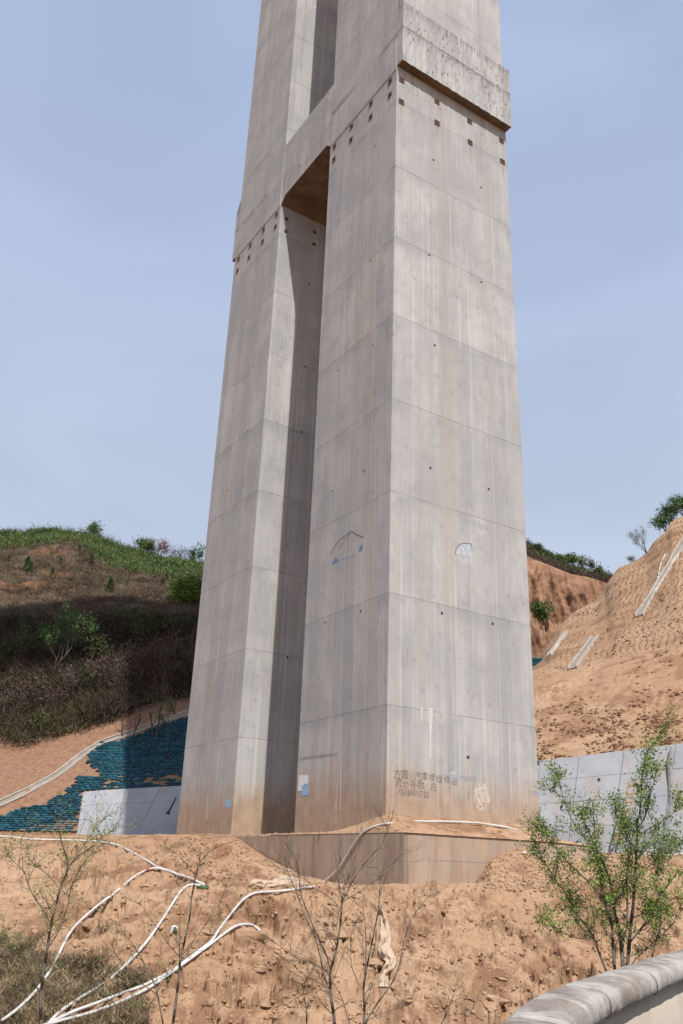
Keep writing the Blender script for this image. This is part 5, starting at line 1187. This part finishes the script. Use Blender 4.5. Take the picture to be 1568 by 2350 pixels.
sapling('sapling', 'thin twiggy sapling low on the bank right of the hanging cloth', 'sapling', 12.0,
 [([z4_(1360, 1400), z4_(1390, 1340), z4_(1420, 1260), z4_(1440, 1190)], .014, .003, .2), ([z4_(1390, 1350), z4_(1470, 1340), z4_(1560, 1310)], .008, .003, .2)], G, 206, 2, .012, thick=.62, twig=.8, leafprob=.4)
sapling('sapling', 'short dark sapling left of the many-branched one near the lower edge', 'sapling', 11.2,
 [([z4_(512, 1410), z4_(512, 1310), z4_(495, 1220), z4_(500, 1150), z4_(470, 1100)], .016, .004, .2), ([z4_(500, 1150), z4_(530, 1090), z4_(560, 1060)], .007, .003, .1)], G, 208, 2, .012, thick=.62, twig=.5, leafprob=.3)
q5 = lambda x, y: (1051.7 + x * .3293, 1833.6 + y * .3293); q8 = lambda x, y: (1051.7 + x * .3293, 1491.7 + y * .3293)
sapling('leafy_shrub', 'bright green leafy many-stemmed shrub behind the parapet at right', 'shrub', 9.3,
 [([q5(1150, 1190), q5(1140, 1060), q5(1120, 900), q5(1090, 780), q5(1075, 640), q5(1040, 520), q5(1000, 430), q5(960, 360), q5(930, 270), q5(880, 160), q5(820, 40)], .026, .004, .4),
  ([q5(1092, 1190), q5(1080, 1040), q5(1070, 890), q5(1035, 780), q5(1010, 650), q5(990, 540), q5(975, 450), q5(940, 340)], .020, .005, .1),
  ([q5(1175, 1180), q5(1190, 1050), q5(1200, 900), q5(1220, 740), q5(1230, 560), q5(1240, 400), q5(1248, 250), q5(1250, 150), q8(1265, 1140), q8(1275, 1000), q8(1285, 850), q8(1300, 770), q8(1330, 690), q8(1390, 630), q8(1430, 560)], .024, .003, .5),
  ([q5(1075, 880), q5(1090, 740), q5(1150, 620), q5(1185, 500), q5(1180, 330), q5(1160, 200), q5(1120, 80)], .013, .003, -.2), ([q5(1195, 1000), q5(1270, 910), q5(1350, 800), q5(1400, 680), q5(1470, 590), q5(1530, 510)], .015, .003, -.3),
  ([q5(1180, 900), q5(1178, 700), q5(1178, 500), q5(1200, 380), q5(1180, 260), q5(1100, 120)], .013, .003, .3), ([q5(1248, 210), q5(1300, 130), q5(1330, 20), q8(1330, 1050), q8(1370, 900), q8(1390, 830)], .010, .003, -.2),
  ([q5(1248, 260), q5(1330, 210), q5(1420, 150), q5(1490, 110), q5(1550, 30)], .009, .003, .2), ([q5(1215, 830), q5(1300, 790), q5(1330, 750)], .008, .003, 0), ([q5(1240, 380), q5(1320, 320), q5(1400, 310)], .008, .003, .1),
  ([q5(1005, 680), q5(930, 600), q5(850, 520), q5(780, 460), q5(700, 370), q5(640, 290), q5(600, 210), q5(560, 160)], .010, .003, .5), ([q5(1040, 1220), q5(985, 1080), q5(945, 970), q5(890, 880), q5(820, 800), q5(760, 680), q5(680, 560), q5(600, 440), q5(550, 350), q5(520, 260)], .014, .003, .7),
  ([q5(945, 970), q5(860, 900), q5(820, 800), q5(790, 740), q5(740, 640)], .010, .003, .4), ([q5(945, 970), q5(945, 860), q5(935, 760)], .007, .003, .1), ([q5(975, 370), q5(900, 290), q5(830, 200), q5(770, 100), q8(700, 920), q8(670, 850)], .009, .003, .1),
  ([q5(1190, 150), q5(1250, 190)], .006, .004, .1), ([q5(960, 350), q5(950, 200), q5(940, 60)], .008, .003, .2), ([q5(945, 975), q5(840, 970), q5(750, 940), q5(650, 880), q5(600, 830)], .007, .003, .3),
  ([q5(1350, 1115), q5(1380, 980), q5(1410, 880), q5(1400, 700), q5(1370, 560), q5(1400, 450)], .010, .003, .2), ([q5(1385, 975), q5(1470, 900), q5(1540, 800), q5(1600, 700)], .008, .003, .2), ([q5(1210, 1150), q5(1300, 1050), q5(1390, 970)], .006, .003, .2),
  ([q5(1240, 430), q5(1310, 480), q5(1400, 400), q5(1500, 350), q5(1560, 300)], .007, .003, .3)],
 'shrubs by the parapet', 210, 12, .0155, twig=.68, twl=.19, leafprob=.65, thick=.8)
print('objects', len(bpy.data.objects))
